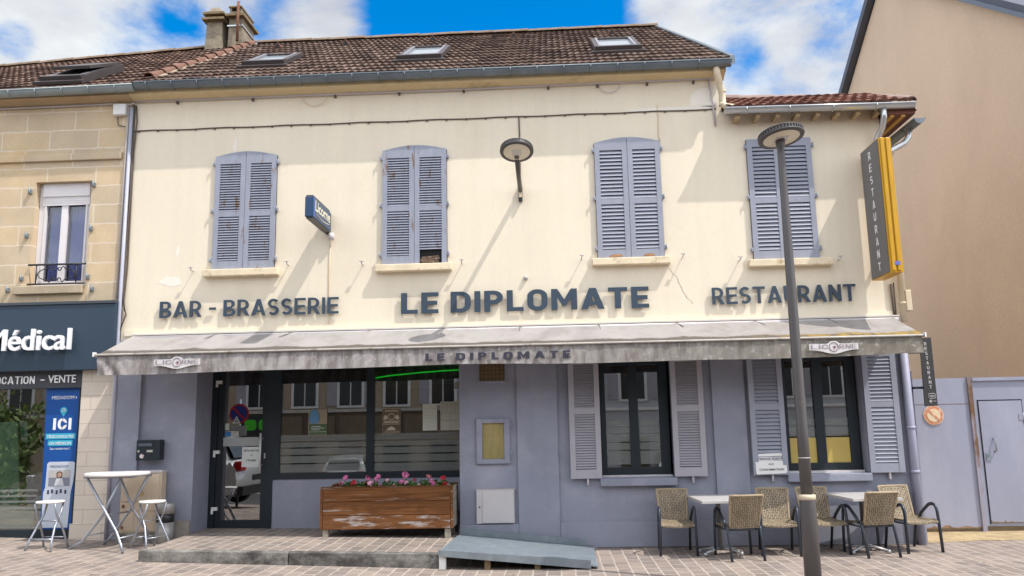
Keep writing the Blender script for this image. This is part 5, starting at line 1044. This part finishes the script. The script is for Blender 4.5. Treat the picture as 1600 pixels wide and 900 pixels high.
def make_chair():
    t = thing('wicker_chair', 'x', 'chair')
    for s in (-1,1):
        q = MB(); pts = [(s*.235,-.30,0),(s*.228,-.285,.40)]+bez((s*.226,-.28,.46),(s*.226,-.275,.60),(s*.224,-.20,.615),(s*.222,-.10,.575),8)+[(s*.215,.06,.46),(s*.212,.10,.40)]
        q.tube(pts, .0225, 8, flat=.8); q.build('leg', alu, t, True)
        q = MB(); q.tube([(s*.205,.27,0),(s*.208,.17,.36),(s*.21,.15,.41)], .0215, 8, flat=.8); q.build('leg', alu, t, True)
    q = MB(); z = .365; q.tube([(-.226,-.285,z),(.226,-.285,z)],.013,6); q.tube([(-.208,.165,z),(.208,.165,z)],.013,6); q.tube([(-.226,-.285,z),(-.208,.165,z)],.013,6); q.tube([(.226,-.285,z),(.208,.165,z)],.013,6); q.build('seat_frame', alu, t, True)
    P = []
    for j in range(9):
        v = j/8; hw = .213-.018*v; P.append([(hw*u, -.30+.47*v, .418-.018*(1-u*u)-.012*math.sin(v*3)-(.03*(1-v/.15)**2 if v < .15 else 0)) for u in [-1+i/6 for i in range(13)]])
    q = MB(); q.sheet(P,(0,0,-.022)); q.build('seat', wick, t, True)
    def bp(u, v): hw = .178+.028*v; return (hw*u, .165+.155*v+.028*(1-u*u), .385+.405*v)
    q = MB(); q.sheet([[bp(-1+i/6, j/10) for i in range(13)] for j in range(11)], (0,.018,0)); bk_ = q.build('backrest', wick, t, True)
    q = MB(); q.tube([bp(-1,j/10) for j in range(11)]+[bp(-1+i/6,1) for i in range(1,12)]+[bp(1,1-j/10) for j in range(11)], .0155, 7); q.xform(Matrix.Translation((0,.009,0))); q.build('backrest_rim', rimm, bk_, True)
    return t
ch0 = make_chair()
spots = [(1.53,-.55,-2,'wicker armchair at the left end, beside the first table under the closed-slat window'),
         (2.26,-1.06,187,'wicker armchair with its back to the street, tucked under the table nearer the ramp'),
         (2.83,-.66,-7,'wicker armchair facing out, between the nearer table and the street lamp pole'),
         (3.42,-.60,3,'wicker armchair facing out, half hidden behind the street lamp pole'),
         (3.95,-.90,188,'wicker armchair with its back to the street at the table by the downpipe'),
         (4.58,-.52,10,'wicker armchair at the right end, turned out beside the blue downpipe')]
for i, (x, y, a, lab) in enumerate(spots):
    c = ch0 if i == 0 else copy_tree(ch0); c.location = (x, y, .002); c.rotation_euler = (0,0,R(a)); tag(c, lab, 'chair', 'wicker chairs on the terrace')
tb_t = mat('table_top_planks',(0.47,0.45,0.44),.35,var=.12,vscale=5,stretch=(1.2,14,1),bump=.1)
def make_table():
    t = thing('terrace_table', 'x', 'table')
    q = MB()
    for k in range(6): a = -.50+k*.16; q.box(-.315,.315,a+.0015,a+.1585,.682,.716)
    bevel(q.build('tabletop', tb_t, t, True), .003)
    q = MB(); q.lathe([(.032,.05),(.032,.66),(.05,.67)],(0,0,0),14); q.build('column', mat('table_alu',(.36,.36,.37),.4,metal=.6), t, True)
    q = MB(); q.box(-.16,.16,-.2,.2,.662,.681); q.build('top_plate', framem, t, True)
    q = MB()
    for a in (35,145,215,325):
        c, s = math.cos(R(a)), math.sin(R(a)); q.tube([(0,0,.075),(.12*c,.12*s,.07),(.27*c,.27*s,.035)],[.03,.024,.02],8,flat=.8); q.lathe([(.026,0),(.028,.03),(.015,.05)],(.28*c,.28*s,0),10)
    q.build('foot', mat('table_alu',(.36,.36,.37),.4,metal=.6), t, True)
    return t
tb0 = make_table(); tb0.location = (2.07,-.72,.002); tb0.rotation_euler = (0,0,R(3)); tag(tb0, 'square slatted terrace table between the left wicker chairs, nearer the ramp', 'table', 'terrace tables')
t1 = copy_tree(tb0); t1.location = (3.93,-.68,.002); t1.rotation_euler = (0,0,R(4)); tag(t1, 'square slatted terrace table nearer the blue downpipe, behind the lamp pole', 'table', 'terrace tables')
# folding high table
wtop = mat('white_resin',(0.80,0.79,0.78),.45,var=.02); tub = mat('grey_tube',(0.35,0.37,0.42),.35,metal=.6,var=.06)
hz = lambda x, y: gz(x, y)
t = thing('high_table', 'round white folding bar table with crossed grey legs by the stone pier', 'table', (-6.02,-.75,.16))
q = MB(); q.lathe([(.385,1.125),(.405,1.13),(.412,1.145),(.412,1.165),(.40,1.172),(0,1.172)],(-6.02,-.75,0),40); q.build('tabletop', wtop, t)
def leg(pts, r, par, mt=tub): q = MB(); q.tube(pts, r, 8); return q.build('leg', mt, par)
def gpt(x, y): return (x, y, gz(x,y)+.012)
leg([(-6.34,-.95,1.12),(-5.98,-1.02,.62),(-5.82,-1.07,.42),(-5.72,-1.12,.25),gpt(-5.68,-1.15)],.018,t)
leg([(-5.86,-.95,1.12),(-6.08,-.96,.62),(-6.35,-.95,.28),gpt(-6.53,-.93)],.018,t)
leg([(-6.12,-.52,1.12),(-5.92,-.48,.66),gpt(-5.60,-.42)],.018,t)
leg([(-5.70,-.52,1.12),(-5.98,-.47,.62),(-6.22,-.45,.28),gpt(-6.33,-.44)],.018,t)
for a, b in (((-6.08,-.96,.62),(-5.98,-.47,.62)),((-6.30,-.95,.36),(-6.18,-.45,.36)),((-5.76,-1.10,.34),(-5.72,-.45,.34))):
    q = MB(); q.tube([a,b],.010,6); q.build('crossbar', tub, t)
q = MB(); q.box(-6.38,-5.66,-.96,-.92,1.10,1.125); q.box(-6.16,-5.66,-.54,-.50,1.10,1.125); q.build('top_rail', tub, t)
# stools
def make_stool():
    t = thing('folding_stool', 'x', 'stool')
    q = MB(); q.lathe([(.155,.600),(.172,.606),(.176,.618),(.170,.630),(0,.634)],(0,0,0),30); q.build('seat', wtop, t, True)
    for s in (-1,1):
        q = MB(); q.tube([(s*.145,-.10,.60),(s*.145,-.05,.45),(s*.155,.05,.30),(s*.17,.13,.12),(s*.185,.17,.0)],.0135,8); q.build('leg', tub, t, True)
        q = MB(); q.tube([(s*.12,.10,.60),(s*.12,.05,.45),(s*.13,-.05,.30),(s*.165,-.14,.12),(s*.19,-.18,.0)],.0135,8); q.build('leg', tub, t, True)
    for y, z, w_ in ((-.13,.15,.155),(.12,.15,.16),(.0,.37,.13)):
        q = MB(); q.tube([(-w_,y,z),(w_,y,z)],.009,6); q.build('crossbar', tub, t, True)
    return t
s0 = make_stool(); s0.location = (-6.80,-.98,gz(-6.8,-.98)); s0.rotation_euler = (0,0,R(-6)); tag(s0, 'white folding stool in front of the blue teleconsultation poster', 'stool', 'white folding stools')
s1 = copy_tree(s0); s1.location = (-5.56,-.66,gz(-5.56,-.6)); s1.rotation_euler = (0,0,R(62)); tag(s1, 'white folding stool beside the steel bin and terrace step', 'stool', 'white folding stools')
# bin, cabinet
q_ = thing('litter_bin', 'round stainless steel litter bin against the blue-grey wall', 'bin', (-5.60,-.17,.15))
q = MB(); q.lathe([(.125,.14),(.125,.44)],(-5.60,-.17,0),28); q.lathe([(.125,.56),(.125,.69),(.12,.70)],(-5.60,-.17,0),28); q.build('body', steel, q_)
q = MB(); q.lathe([(.118,.43),(.118,.57)],(-5.60,-.17,0),28); q.build('opening_band', blackp, q_)
q = MB(); q.lathe([(.122,.695),(.10,.692),(.0,.66)],(-5.60,-.17,0),24); q.build('ash_tray', mat('bin_top',(.2,.19,.18),.5,metal=.5), q_)
q_ = thing('utility_cabinet', 'beige street utility cabinet standing against the wall below the letterbox', 'cabinet', (-5.96,-.1,.15))
bei = mat('beige_grp',(0.57,0.46,0.345),.6,var=.05,vscale=3,stain=(.46,.36,.26),st_scale=4)
q = MB(); q.box(-6.26,-5.67,-.185,-.045,.30,1.13); q.build('case', bei, q_)
q = MB(); q.box(-6.27,-5.66,-.20,-.045,1.13,1.165); q.build('lid', pipew, q_)
q = MB(); q.box(-6.25,-5.70,-.20,-.186,.735,1.115); d_ = bevel(q.build('upper_door', bei, q_),.005)
q = MB(); q.box(-6.25,-5.70,-.197,-.186,.605,.715); bevel(q.build('middle_panel', bei, q_),.005)
q = MB(); q.box(-6.25,-5.70,-.20,-.186,.32,.585); q.box(-6.24,-6.05,-.205,-.2,.34,.565); q.box(-6.03,-5.86,-.205,-.2,.34,.565); bevel(q.build('lower_door', bei, q_),.004)
q = MB(); disc(q,(-5.96,-.20,.845),.045,.005); q.build('round_badge', mat('badge',(.50,.36,.20),.6), d_)
for z in (.66,.37): q = MB(); q.box(-6.225,-6.19,-.21,-.198,z-.015,z+.03); q.build('latch', rust, q_)
q = MB(); q.box(-6.29,-5.64,-.21,-.04,.08,.30); q.build('concrete_base', concrete, q_)

# ================================================================== PLANTER
Pn = thing('wooden_planter', 'long weathered brown plank planter on the terrace step under the shop window', 'planter', (-2.36,-.1,.24))
plank = mat('stained_planks',(0.15,0.062,0.024),.9,spec=.15,var=.35,vscale=7,stretch=(.35,1,5),bump=.35,bscale=25,stain=(0.30,0.255,0.23),st_scale=3.2,st_lo=.575,st_hi=.66)
plankl = mat('stained_planks_low',(0.155,0.066,0.027),.9,spec=.15,var=.35,vscale=7,stretch=(.5,1,3),bump=.35,bscale=25,stain=(0.36,0.32,0.30),st_scale=4.5,st_lo=.51,st_hi=.60)
grw = mat('grey_wood',(0.30,0.265,0.215),.85,var=.2,vscale=6,stretch=(1,1,3),stain=(.2,.15,.1),st_scale=4)
PX0, PX1, PY0, PY1 = -3.285, -1.475, -.42, .22
for k, (z0, z1) in enumerate(((.335,.515),(.520,.700),(.705,.885))):
    q = MB(); q.box(PX0+.02,PX1-.02,PY0,PY0+.035,z0,z1); bevel(q.build('front_plank', plankl if k == 0 else plank, Pn),.006)
    q = MB(); q.box(PX1-.019,PX1+.012,PY0+.02,PY1,z0,z1); bevel(q.build('end_plank', grw, Pn),.006)
    q = MB(); q.box(PX0-.012,PX0+.019,PY0+.02,PY1,z0,z1); bevel(q.build('end_plank', plank, Pn),.006)
    q = MB(); q.box(PX0+.02,PX1-.02,PY1-.035,PY1,z0,z1); bevel(q.build('back_plank', plank, Pn),.006)
for x in (PX0+.0, PX1-.0): q = MB(); q.box(x-.016,x+.016,PY0-.004,PY0+.019,.335,.887); q.build('corner_trim', plank, Pn)
q = MB(); q.box(PX0-.02,PX1+.02,PY0+.036,PY0+.075,.887,.905); q.box(PX0-.02,PX1+.02,PY1-.045,PY1-.0,.887,.905); q.build('top_rail', plank, Pn)
for x, y in ((PX0+.02,PY0+.02),(PX1-.10,PY0+.02),(PX0+.02,PY1-.1),(PX1-.10,PY1-.1)):
    q = MB(); q.box(x,x+.075,y,y+.075,tz(x,y)-.005,.334); q.build('leg', grw, Pn)
q = MB(); q.box(PX0+.03,PX1-.03,PY0+.04,PY1-.04,.80,.84); q.build('soil', mat('soil',(.035,.025,.018),.95,var=.3,vscale=20,bump=.8,bscale=30), Pn)
leafm = mat('geranium_leaf',(0.045,0.105,0.022),.55,var=.45,vscale=25); leafl = mat('geranium_leaf_light',(0.085,0.16,0.035),.55,var=.35,vscale=25)
petals = {'pink': mat('petal_pink',(0.62,0.17,0.36),.55,var=.2,vscale=50), 'pale': mat('petal_pale_pink',(0.70,0.36,0.48),.55,var=.15,vscale=50), 'red': mat('petal_red',(0.42,0.012,0.03),.55,var=.25,vscale=50), 'salmon': mat('petal_salmon',(0.66,0.22,0.22),.55,var=.15,vscale=50)}
stemm = plain('stem_green',(.07,.13,.03),.6)
def geranium(x, y, seed, flowers, sz, lab):
    rn = random.Random(seed); t = thing('geranium_plant', lab, 'plant', (x,y,.84), 0, 'geraniums in the planter')
    q = MB()
    for i in range(150):
        a = rn.uniform(0,6.28); rr = sz*math.sqrt(rn.random()); cx_, cy_ = x+rr*math.cos(a), y+.55*rr*math.sin(a); cz = .86+rn.uniform(0,.125)*(1-(rr/sz)**2*.7); r_ = rn.uniform(.012,.026)
        n = Vector((rn.uniform(-.7,.7),rn.uniform(-.9,.4),rn.uniform(.3,1))).normalized(); u = n.orthogonal().normalized(); v = n.cross(u); k = 7
        q.add([Vector((cx_,cy_,cz))-n*.006]+[Vector((cx_,cy_,cz))+(u*math.cos(6.283*j/k)+v*math.sin(6.283*j/k))*r_*rn.uniform(.8,1.15) for j in range(k)], [(0,1+j,1+(j+1)%k) for j in range(k)], i % 3 == 0)
    q.build('foliage', [leafm, leafl], t)
    for (dx, dz, col, fs) in flowers:
        q = MB(); c = Vector((x+dx, y-.05+rn.uniform(-.05,.02), .925+dz)); q.tube([(x+dx*.6,y,.85),tuple(c-Vector((0,0,.01)))],.004,5,1)
        for j in range(16):
            d = Vector((rn.gauss(0,1),rn.gauss(0,1)-.3,rn.gauss(0,.8)+.2)).normalized(); fs *= 1.0; p = c+d*fs*rn.uniform(.6,1.15); n = (d+Vector((rn.uniform(-.4,.4),rn.uniform(-.4,.4),0))).normalized(); u = n.orthogonal().normalized(); v = n.cross(u)
            for w_ in range(5):
                a = w_*1.2566+rn.random()*.3; r2 = fs*.5; e = u*math.cos(a)+v*math.sin(a); f_ = u*-math.sin(a)+v*math.cos(a)
                q.add([p, p+e*r2*.7+f_*r2*.4, p+e*r2*1.1+n*.003, p+e*r2*.7-f_*r2*.4], [(0,1,2,3)], 0)
        q.build('blossom', [petals[col], stemm], t)
geranium(-3.02,-.25,1,[(-.09,-.01,'red',.035),(.04,.095,'pink',.036),(-.02,.02,'pink',.03)],.17,'geranium with one tall pink bloom at the left end of the planter')
geranium(-2.82,-.22,2,[(-.04,.015,'red',.042),(.12,.01,'red',.034)],.16,'geranium with low dark red blooms, second from the left end of the planter')
geranium(-2.64,-.26,3,[(-.02,.085,'pink',.034),(0,.02,'pale',.046),(.10,.075,'pink',.036),(.13,.11,'pink',.032)],.17,'geranium with a cluster of pink and pale pink blooms left of the window mullion')
geranium(-2.40,-.22,4,[(.0,.05,'pale',.028),(-.1,-.01,'pale',.024),(.1,-.015,'pale',.022)],.17,'geranium with a few small pale blooms right below the window mullion')
geranium(-2.16,-.25,5,[(.03,.12,'pink',.045),(-.03,.035,'pink',.034),(.03,.015,'pale',.034),(.16,.055,'red',.024)],.18,'geranium with the biggest pink bloom in the middle right of the planter')
geranium(-1.93,-.20,6,[(-.02,-.01,'pale',.02),(.12,.10,'salmon',.030)],.19,'bushy green geranium with one tall salmon bloom')
geranium(-1.73,-.25,7,[(-.04,.04,'pink',.032),(0,.0,'pink',.032),(.13,.075,'red',.036)],.16,'geranium with pink blooms and a tall dark red one near the right end')
geranium(-1.58,-.24,8,[(.0,-.005,'red',.036),(.05,-.02,'pale',.022)],.10,'small geranium with one low red bloom at the right end of the planter')

# ================================================================== ACCESS RAMP
Rm = thing('access_ramp', 'galvanised steel access ramp sloping from the terrace step to the pavement', 'ramp', (-.5,-.9,0))
def rz_(x): return .232+(x+1.46)*(-.198/1.90)
q = MB(); A_ = [(-1.46,-1.76),(.44,-1.76),(.44,-.10),(-1.40,-.10)]; q.hexa([(x,y,max(.003,rz_(x)-.012)) for x,y in A_],[(x,y,rz_(x)) for x,y in A_])

for i in range(60):
    x = -1.43+i*.031; q.hexa([(x,-1.755,rz_(x)-.004),(x+.012,-1.755,rz_(x+.012)-.004),(x+.012+.05,-.11,rz_(x+.062)-.004),(x+.05,-.11,rz_(x+.05)-.004)],[(x,-1.755,rz_(x)+.005),(x+.012,-1.755,rz_(x+.012)+.005),(x+.012+.05,-.11,rz_(x+.062)+.005),(x+.05,-.11,rz_(x+.05)+.005)])
q.build('deck', mat('tread_plate',(0.215,0.25,0.285),.6,metal=.3,var=.12,vscale=5,bump=.7,bscale=55,stain=(.26,.27,.28),st_scale=4), Rm)
q = MB(); q.hexa([(-1.47,-1.785,rz_(-1.46)-.062),(.35,-1.785,.008),(.35,-1.762,.008),(-1.47,-1.762,rz_(-1.46)-.062)],[(-1.47,-1.785,rz_(-1.46)+.010),(.35,-1.785,rz_(.35)+.060),(.35,-1.762,rz_(.35)+.060),(-1.47,-1.762,rz_(-1.46)+.010)]); q.build('front_flange', galv, Rm)
q = MB(); q.hexa([(-1.40,-.17,rz_(-1.4)+.002),(.36,-.17,rz_(.36)+.002),(.36,-.14,rz_(.36)+.002),(-1.40,-.14,rz_(-1.4)+.002)],[(-1.40,-.17,rz_(-1.4)+.085),(.36,-.17,rz_(.36)+.085),(.36,-.14,rz_(.36)+.085),(-1.40,-.14,rz_(-1.4)+.085)]); q.build('rear_flange', galv, Rm)
q = MB(); q.box(-1.465,-1.385,-1.74,-1.66,.0,.168); q.build('support_block', white, Rm)
for x in (-.92,-.32): q = MB(); q.box(x,x+.07,-1.72,-1.62,0,rz_(x)-.015); q.build('support_block', mat('wood_block',(.22,.15,.09),.9,var=.25,vscale=12), Rm)
rnd = random.Random(11)
for i in range(26):
    x = rnd.uniform(-1.3,.0); y = rnd.uniform(-1.72,-1.2); q = MB(); a = rnd.uniform(0,6.28); l = rnd.uniform(.015,.035)
    q.add([(x+l*math.cos(a),y+l*math.sin(a),.006),(x+l*.5*math.cos(a+1.6),y+l*.5*math.sin(a+1.6),.012),(x-l*math.cos(a),y-l*math.sin(a),.006),(x+l*.5*math.cos(a-1.6),y+l*.5*math.sin(a-1.6),.010)],[(0,1,2,3)])
    if i == 0: DL = q
    else: DL.add(q.v, q.f)
tag(DL.build('dry_leaves', mat('dead_leaf',(.16,.09,.04),.9,var=.5,vscale=40)), kind='stuff')

# ================================================================== ACROSS THE STREET (seen in the window glass)
O_ = thing('opposite_building', 'long beige house with a brown panelled shopfront across the street', 'building', (-4,-24,0))
ob = mat('beige_render',(0.40,0.325,0.235),.9,var=.08,vscale=.8,grain=.04); obb = mat('brown_shopfront',(0.13,0.095,0.065),.6,var=.15)
q = MB(); q.box(-30,.9,-32,-24,-1.3,7.4); q.build('wall', ob, O_)
O2 = thing('opposite_building', 'pale grey house to the right of the long beige one across the street', 'building', (8,-24,0)); O2['category'] = 'building'
q = MB(); q.box(.9,16,-32,-24,-1.3,6.9); q.build('wall', mat('pale_grey_render',(.52,.53,.56),.9,var=.08,vscale=.8), O2)
q = MB(); q.prism([(-32.4,6.8),(-28,9.6),(-23.6,6.8)],.95,16.3,'x'); q.build('roof', tiles_main, O2)
q = MB(); q.box(.95,16,-24.0,-23.9,2.3,2.42); q.build('string_course', white, O2)
q = MB(); q.box(-30,.9,-24.0,-23.96,-1.2,-.5); q.box(-30,.9,-24.0,-23.86,2.482,2.62); q.build('string_course', mat('pale_trim',(.5,.47,.43),.8), O_)
q = MB(); q.prism([(-32.4,7.3),(-28,10.4),(-23.6,7.3)],-30.3,.9,'x'); q.build('roof', tiles_main, O_)
for k in range(21):
    x = -28.2+k*2.1
    for z0, z1 in ((2.78,4.7),(.0,1.05)):
        if z0 < 2 and k % 4 == 1: continue
        q = MB(); q.box(x-.62,x+.62,-24.0,-23.93,z0-.1,z1+.08); hs_ = O2 if x > .9 else O_; wn_ = q.build('window', white if z0 > 2 else obb, hs_)
        q = MB(); q.box(x-.5,x-.03,-23.93,-23.915,z0,z1); q.box(x+.03,x+.5,-23.93,-23.915,z0,z1); q.build('pane', plain('far_glass',(.02,.025,.03),.08), wn_)
        if z0 > 2 and k % 2: 
            for s in (-1,1): q = MB(); q.box(x+s*.85-.24,x+s*.85+.24,-23.99,-23.94,z0,z1); q.build('shutter', shutg, hs_)
for k in (1,5,9,13):
    x = -28.2+k*2.1; q = MB(); q.box(x-.5,x+.5,-24,-23.93,-1.0,1.2); q.build('door', obb, O2 if x > .9 else O_)
q = MB(); q.box(-14.4,.85,-24.0,-23.95,1.25,2.48); fa_ = q.build('shop_fascia', obb, O_)
for i in range(10): q = MB(); q.box(-14.2+i*1.47,-12.95+i*1.47,-23.949,-23.91,1.4,2.32); q.build('fascia_panel', mat('brown_panel',(.19,.14,.095),.6,var=.15), fa_)
def make_car(body):
    t = thing('parked_car', 'x', 'car')
    prof_ = [(-2.05,.30),(-2.12,.55),(-2.08,.80),(-1.98,.98),(-1.80,1.02),(-1.62,1.34),(-1.35,1.50),(-.4,1.56),(.35,1.50),(.95,1.10),(1.15,1.00),(1.85,.86),(2.08,.68),(2.12,.42),(2.05,.28),(1.75,.25),(-1.7,.25)]
    ys = [-.86,-.84,-.70,-.45,0,.45,.70,.84,.86]
    def sec(p, y):
        x, z = p; f = abs(y)/.86; z2 = z; yy = y
        if z > 1.0: yy = y*(1-.30*(z-1.0)/.55)
        xx = x*(1-.05*f**4)
        return (xx, yy, z2-.03*f**6 if z > .9 else z2)
    q = MB(); rows = [[sec(p, y) for p in prof_+[prof_[0]]] for y in ys]; q.grid(rows)
    for r in (rows[0], rows[-1]): q.add(r[:-1], [tuple(range(len(prof_)))], 0)
    b = q.build('body', body, t, True)
    gl = plain('car_glass',(.015,.02,.022),.05)
    for s in (-1,1):
        q = MB(); q.add([(-1.55,s*.835,1.05),(.85,s*.835,1.05),(.32,s*.725,1.44),(-1.28,s*.715,1.44)],[(0,1,2,3)]); q.add([(-1.55,s*.80,1.05),(.85,s*.80,1.05),(.32,s*.70,1.44),(-1.28,s*.69,1.44)],[(3,2,1,0)]); q.build('side_window', gl, t, True)
        for x in (-1.32,1.30):
            q = MB(); a = 0; q.lathe([(.31,-.09),(.32,-.06),(.32,.06),(.31,.09)],(0,0,0),24,0); q.xform(Matrix.Translation((x,s*.80,.32)) @ Matrix.Rotation(R(90),4,'X')); w_ = q.build('wheel', plain('tyre',(.02,.02,.02),.8), t, True)
            q = MB(); q.lathe([(.20,-.095),(.205,.095)],(0,0,0),20); q.xform(Matrix.Translation((x,s*.80,.32)) @ Matrix.Rotation(R(90),4,'X')); q.build('rim', zincn, w_, True)
        q = MB(); q.box(-2.10,-1.93,min(s*.55,s*.84),max(s*.55,s*.84),.78,.98); bevel(q.build('tail_light', plain('tail_red',(.35,.01,.012),.2), t, True),.03)
        q = MB(); q.box(1.93,2.07,min(s*.5,s*.80),max(s*.5,s*.80),.66,.80); bevel(q.build('headlight', plain('head_clear',(.6,.62,.65),.1), t, True),.03)
    q = MB(); q.add([(-1.86,-.66,1.05),(-1.86,.66,1.05),(-1.63,.56,1.40),(-1.63,-.56,1.40)],[(0,1,2,3)]); q.add([(-1.80,-.66,1.05),(-1.80,.66,1.05),(-1.57,.56,1.40),(-1.57,-.56,1.40)],[(3,2,1,0)]); q.build('rear_window', gl, t, True)
    q = MB(); q.add([(1.06,-.70,1.08),(1.06,.70,1.08),(.45,.60,1.47),(.45,-.60,1.47)],[(0,1,2,3)]); q.add([(1.0,-.70,1.05),(1.0,.70,1.05),(.40,.60,1.43),(.40,-.60,1.43)],[(3,2,1,0)]); q.build('windscreen', gl, t, True)
    q = MB(); q.box(-2.14,-2.02,-.8,.8,.27,.46); q.box(-2.125,-2.115,-.26,.26,.56,.68); q.build('bumper', blackp, t, True)
    return t
cp = mat('silver_paint',(.55,.56,.58),.25,metal=.5,var=.02); cw = mat('white_car_paint',(.75,.76,.78),.25,var=.02)
c0 = make_car(cp); c0.location = (-8.75,-5.2,gz(-8.7,-5.2)); c0.rotation_euler = (0,0,R(183)); tag(c0, 'silver hatchback parked left of the terrace, seen mirrored in the door', 'car', 'cars parked in the street')
c1 = copy_tree(c0); c1.location = (-8.3,-20.5,-.84); c1.rotation_euler = (0,0,R(268)); tag(c1, 'silver hatchback parked nose-in before the opposite beige house', 'car', 'cars parked in the street')
c2 = copy_tree(c0); c2.location = (4.5,-19.5,-.84); c2.rotation_euler = (0,0,R(92)); tag(c2, 'silver hatchback parked tail-in before the opposite beige house', 'car', 'cars parked in the street')
def tree(x, y, h_, r_, seed, name, lab, cat, base=.25, leaves=2600):
    rn = random.Random(seed); t = thing(name, lab, cat, (x,y,gz(x,y)), 0, 'trees and bushes down the street'); z0 = gz(x,y)
    q = MB(); q.tube([(x,y,z0-.1),(x+.05,y,z0+h_*.35),(x-.05,y+.05,z0+h_*.7)],[.16*r_*.5+.03,.11*r_*.5+.02,.03],8)
    for i in range(6):
        a = rn.uniform(0,6.28); z = z0+h_*rn.uniform(.25,.6); q.tube([(x,y,z),(x+math.cos(a)*r_*.6,y+math.sin(a)*r_*.6,z+h_*.2)],[.05*r_*.5+.01,.015],6)
    q.build('trunk', mat('bark',(.09,.065,.045),.9,var=.3,vscale=10,bump=.5), t)
    cl = [(rn.uniform(-.6,.6)*r_,rn.uniform(-.6,.6)*r_,z0+h_*(base+(1-base)*rn.uniform(.12,.88)),rn.uniform(.35,.6)*r_) for _ in range(16)]
    q = MB()
    for i in range(leaves):
        c = cl[rn.randrange(16)]; d = Vector((rn.gauss(0,1),rn.gauss(0,1),rn.gauss(0,1))).normalized()*c[3]*rn.uniform(.6,1); p = Vector((x+c[0],y+c[1],c[2]))+d; l = rn.uniform(.06,.13); n = Vector((rn.gauss(0,1),rn.gauss(0,1),rn.gauss(0,1)+.6)).normalized(); u = n.orthogonal().normalized(); v = n.cross(u)
        q.add([p-u*l,p+v*l*.5,p+u*l,p-v*l*.5],[(0,1,2,3)], i % 2)
    q.build('crown', [mat('tree_leaf',(.075,.12,.03),.6,var=.4,vscale=3), mat('tree_leaf_light',(.15,.21,.05),.6,var=.3,vscale=3)], t)
tree(-13.5,-7.5,2.1,1.2,21,'leafy_bush','round green bush beside the street opposite the medical shop','bush',.02)
tree(-15.6,-7.0,2.6,1.3,22,'leafy_bush','taller green bush further along the same side of the street','bush',.02)
tree(-19,-12,8,2.8,23,'street_tree','broad dark green street tree behind the two bushes','tree')
tree(-23.5,-10.5,9,3.0,24,'street_tree','tallest street tree, farthest from the restaurant','tree')

# ---- dirt gathered where the walls meet the paving
rd = random.Random(31); q = MB()
for (xa, xb) in ((.5,4.85),(-6.5,-5.35)):
    n = int((xb-xa)/.06); pa = []; pb = []
    for i in range(n+1):
        x = xa+(xb-xa)*i/n; w_ = .02+.05*rd.random()**2; pa.append((x,-.052,gz(x,-.05)+.014)); pb.append((x,-.06-w_,gz(x,-.06)+.0025))
    q.grid([pa, pb], 0, False)
tag(q.build('wall_base_dirt', mat('base_dirt',(.12,.10,.08),.95,var=.4,vscale=25,bump=.6,bscale=60)), kind='stuff')

# ---- street signs on the far side of the terrace (mirrored in the door)
N_ = thing('no_parking_sign', 'round blue no-parking sign with red rim on a steel post by the kerb', 'road sign', (-7.15,-5.25,gz(-7.15,-5.25)))
q = MB(); q.tube([(-7.15,-5.25,gz(-7.15,-5.25)-.05),(-7.15,-5.25,2.42)],.03,10); q.build('post', galv, N_)
def face(c, r, y0, y1): q = MB(); q.prism([(c[0]+r*math.cos(i*math.pi/16), c[1]+r*math.sin(i*math.pi/16)) for i in range(32)], y0, y1, 'y'); return q
q = face((-7.15,2.09),.225,-5.215,-5.205); q.build('rim', plain('sign_red',(.45,.02,.03),.4), N_)
q = face((-7.15,2.09),.185,-5.204,-5.20); q.build('panel', plain('sign_traffic_blue',(.02,.03,.22),.4), N_)
q = MB(); q.prism([(-7.30,2.21),(-7.27,2.24),(-7.0,1.97),(-7.03,1.94)],-5.199,-5.196,'y'); q.build('slash', plain('sign_red',(.45,.02,.03)), N_)
q = MB(); q.box(-7.33,-6.97,-5.215,-5.205,1.60,1.82); q.build('plate', mat('plate_grey',(.35,.35,.36),.5), N_)
q = MB(); q.box(-14.3,-12.7,-23.94,-23.84,1.5,2.4); q.build('backing', blackp, thing('green_shop_sign', 'dark shop sign with two bright green rounded shapes across the street', 'shop sign', (-13.5,-23.9,1.5)))
gs = bpy.data.objects['green_shop_sign']
for x in (-13.82,-13.18):
    q = MB(); q.prism([(x+.27*math.copysign(abs(math.cos(i*math.pi/12))**.6,math.cos(i*math.pi/12)), 1.98+.24*math.copysign(abs(math.sin(i*math.pi/12))**.6,math.sin(i*math.pi/12))) for i in range(24)],-23.839,-23.81,'y'); q.build('green_shape', plain('lime_panel',(.06,.55,.02),.4), gs)

rg = random.Random(77); q = MB()
for i in range(70):
    x, y, r_ = rg.uniform(-6,6), rg.uniform(-4.5,-.6), rg.uniform(.006,.02)
    if -5.4 < x < .6 and y > -1.9: continue
    q.add([(x+r_*rg.uniform(.7,1.2)*math.cos(j*.785), y+r_*rg.uniform(.7,1.2)*math.sin(j*.785), gz(x,y)+.003) for j in range(8)], [tuple(range(8))])
tag(q.build('gum_spots', mat('gum_grey',(.10,.09,.085),.8,var=.5,vscale=3)), kind='stuff')
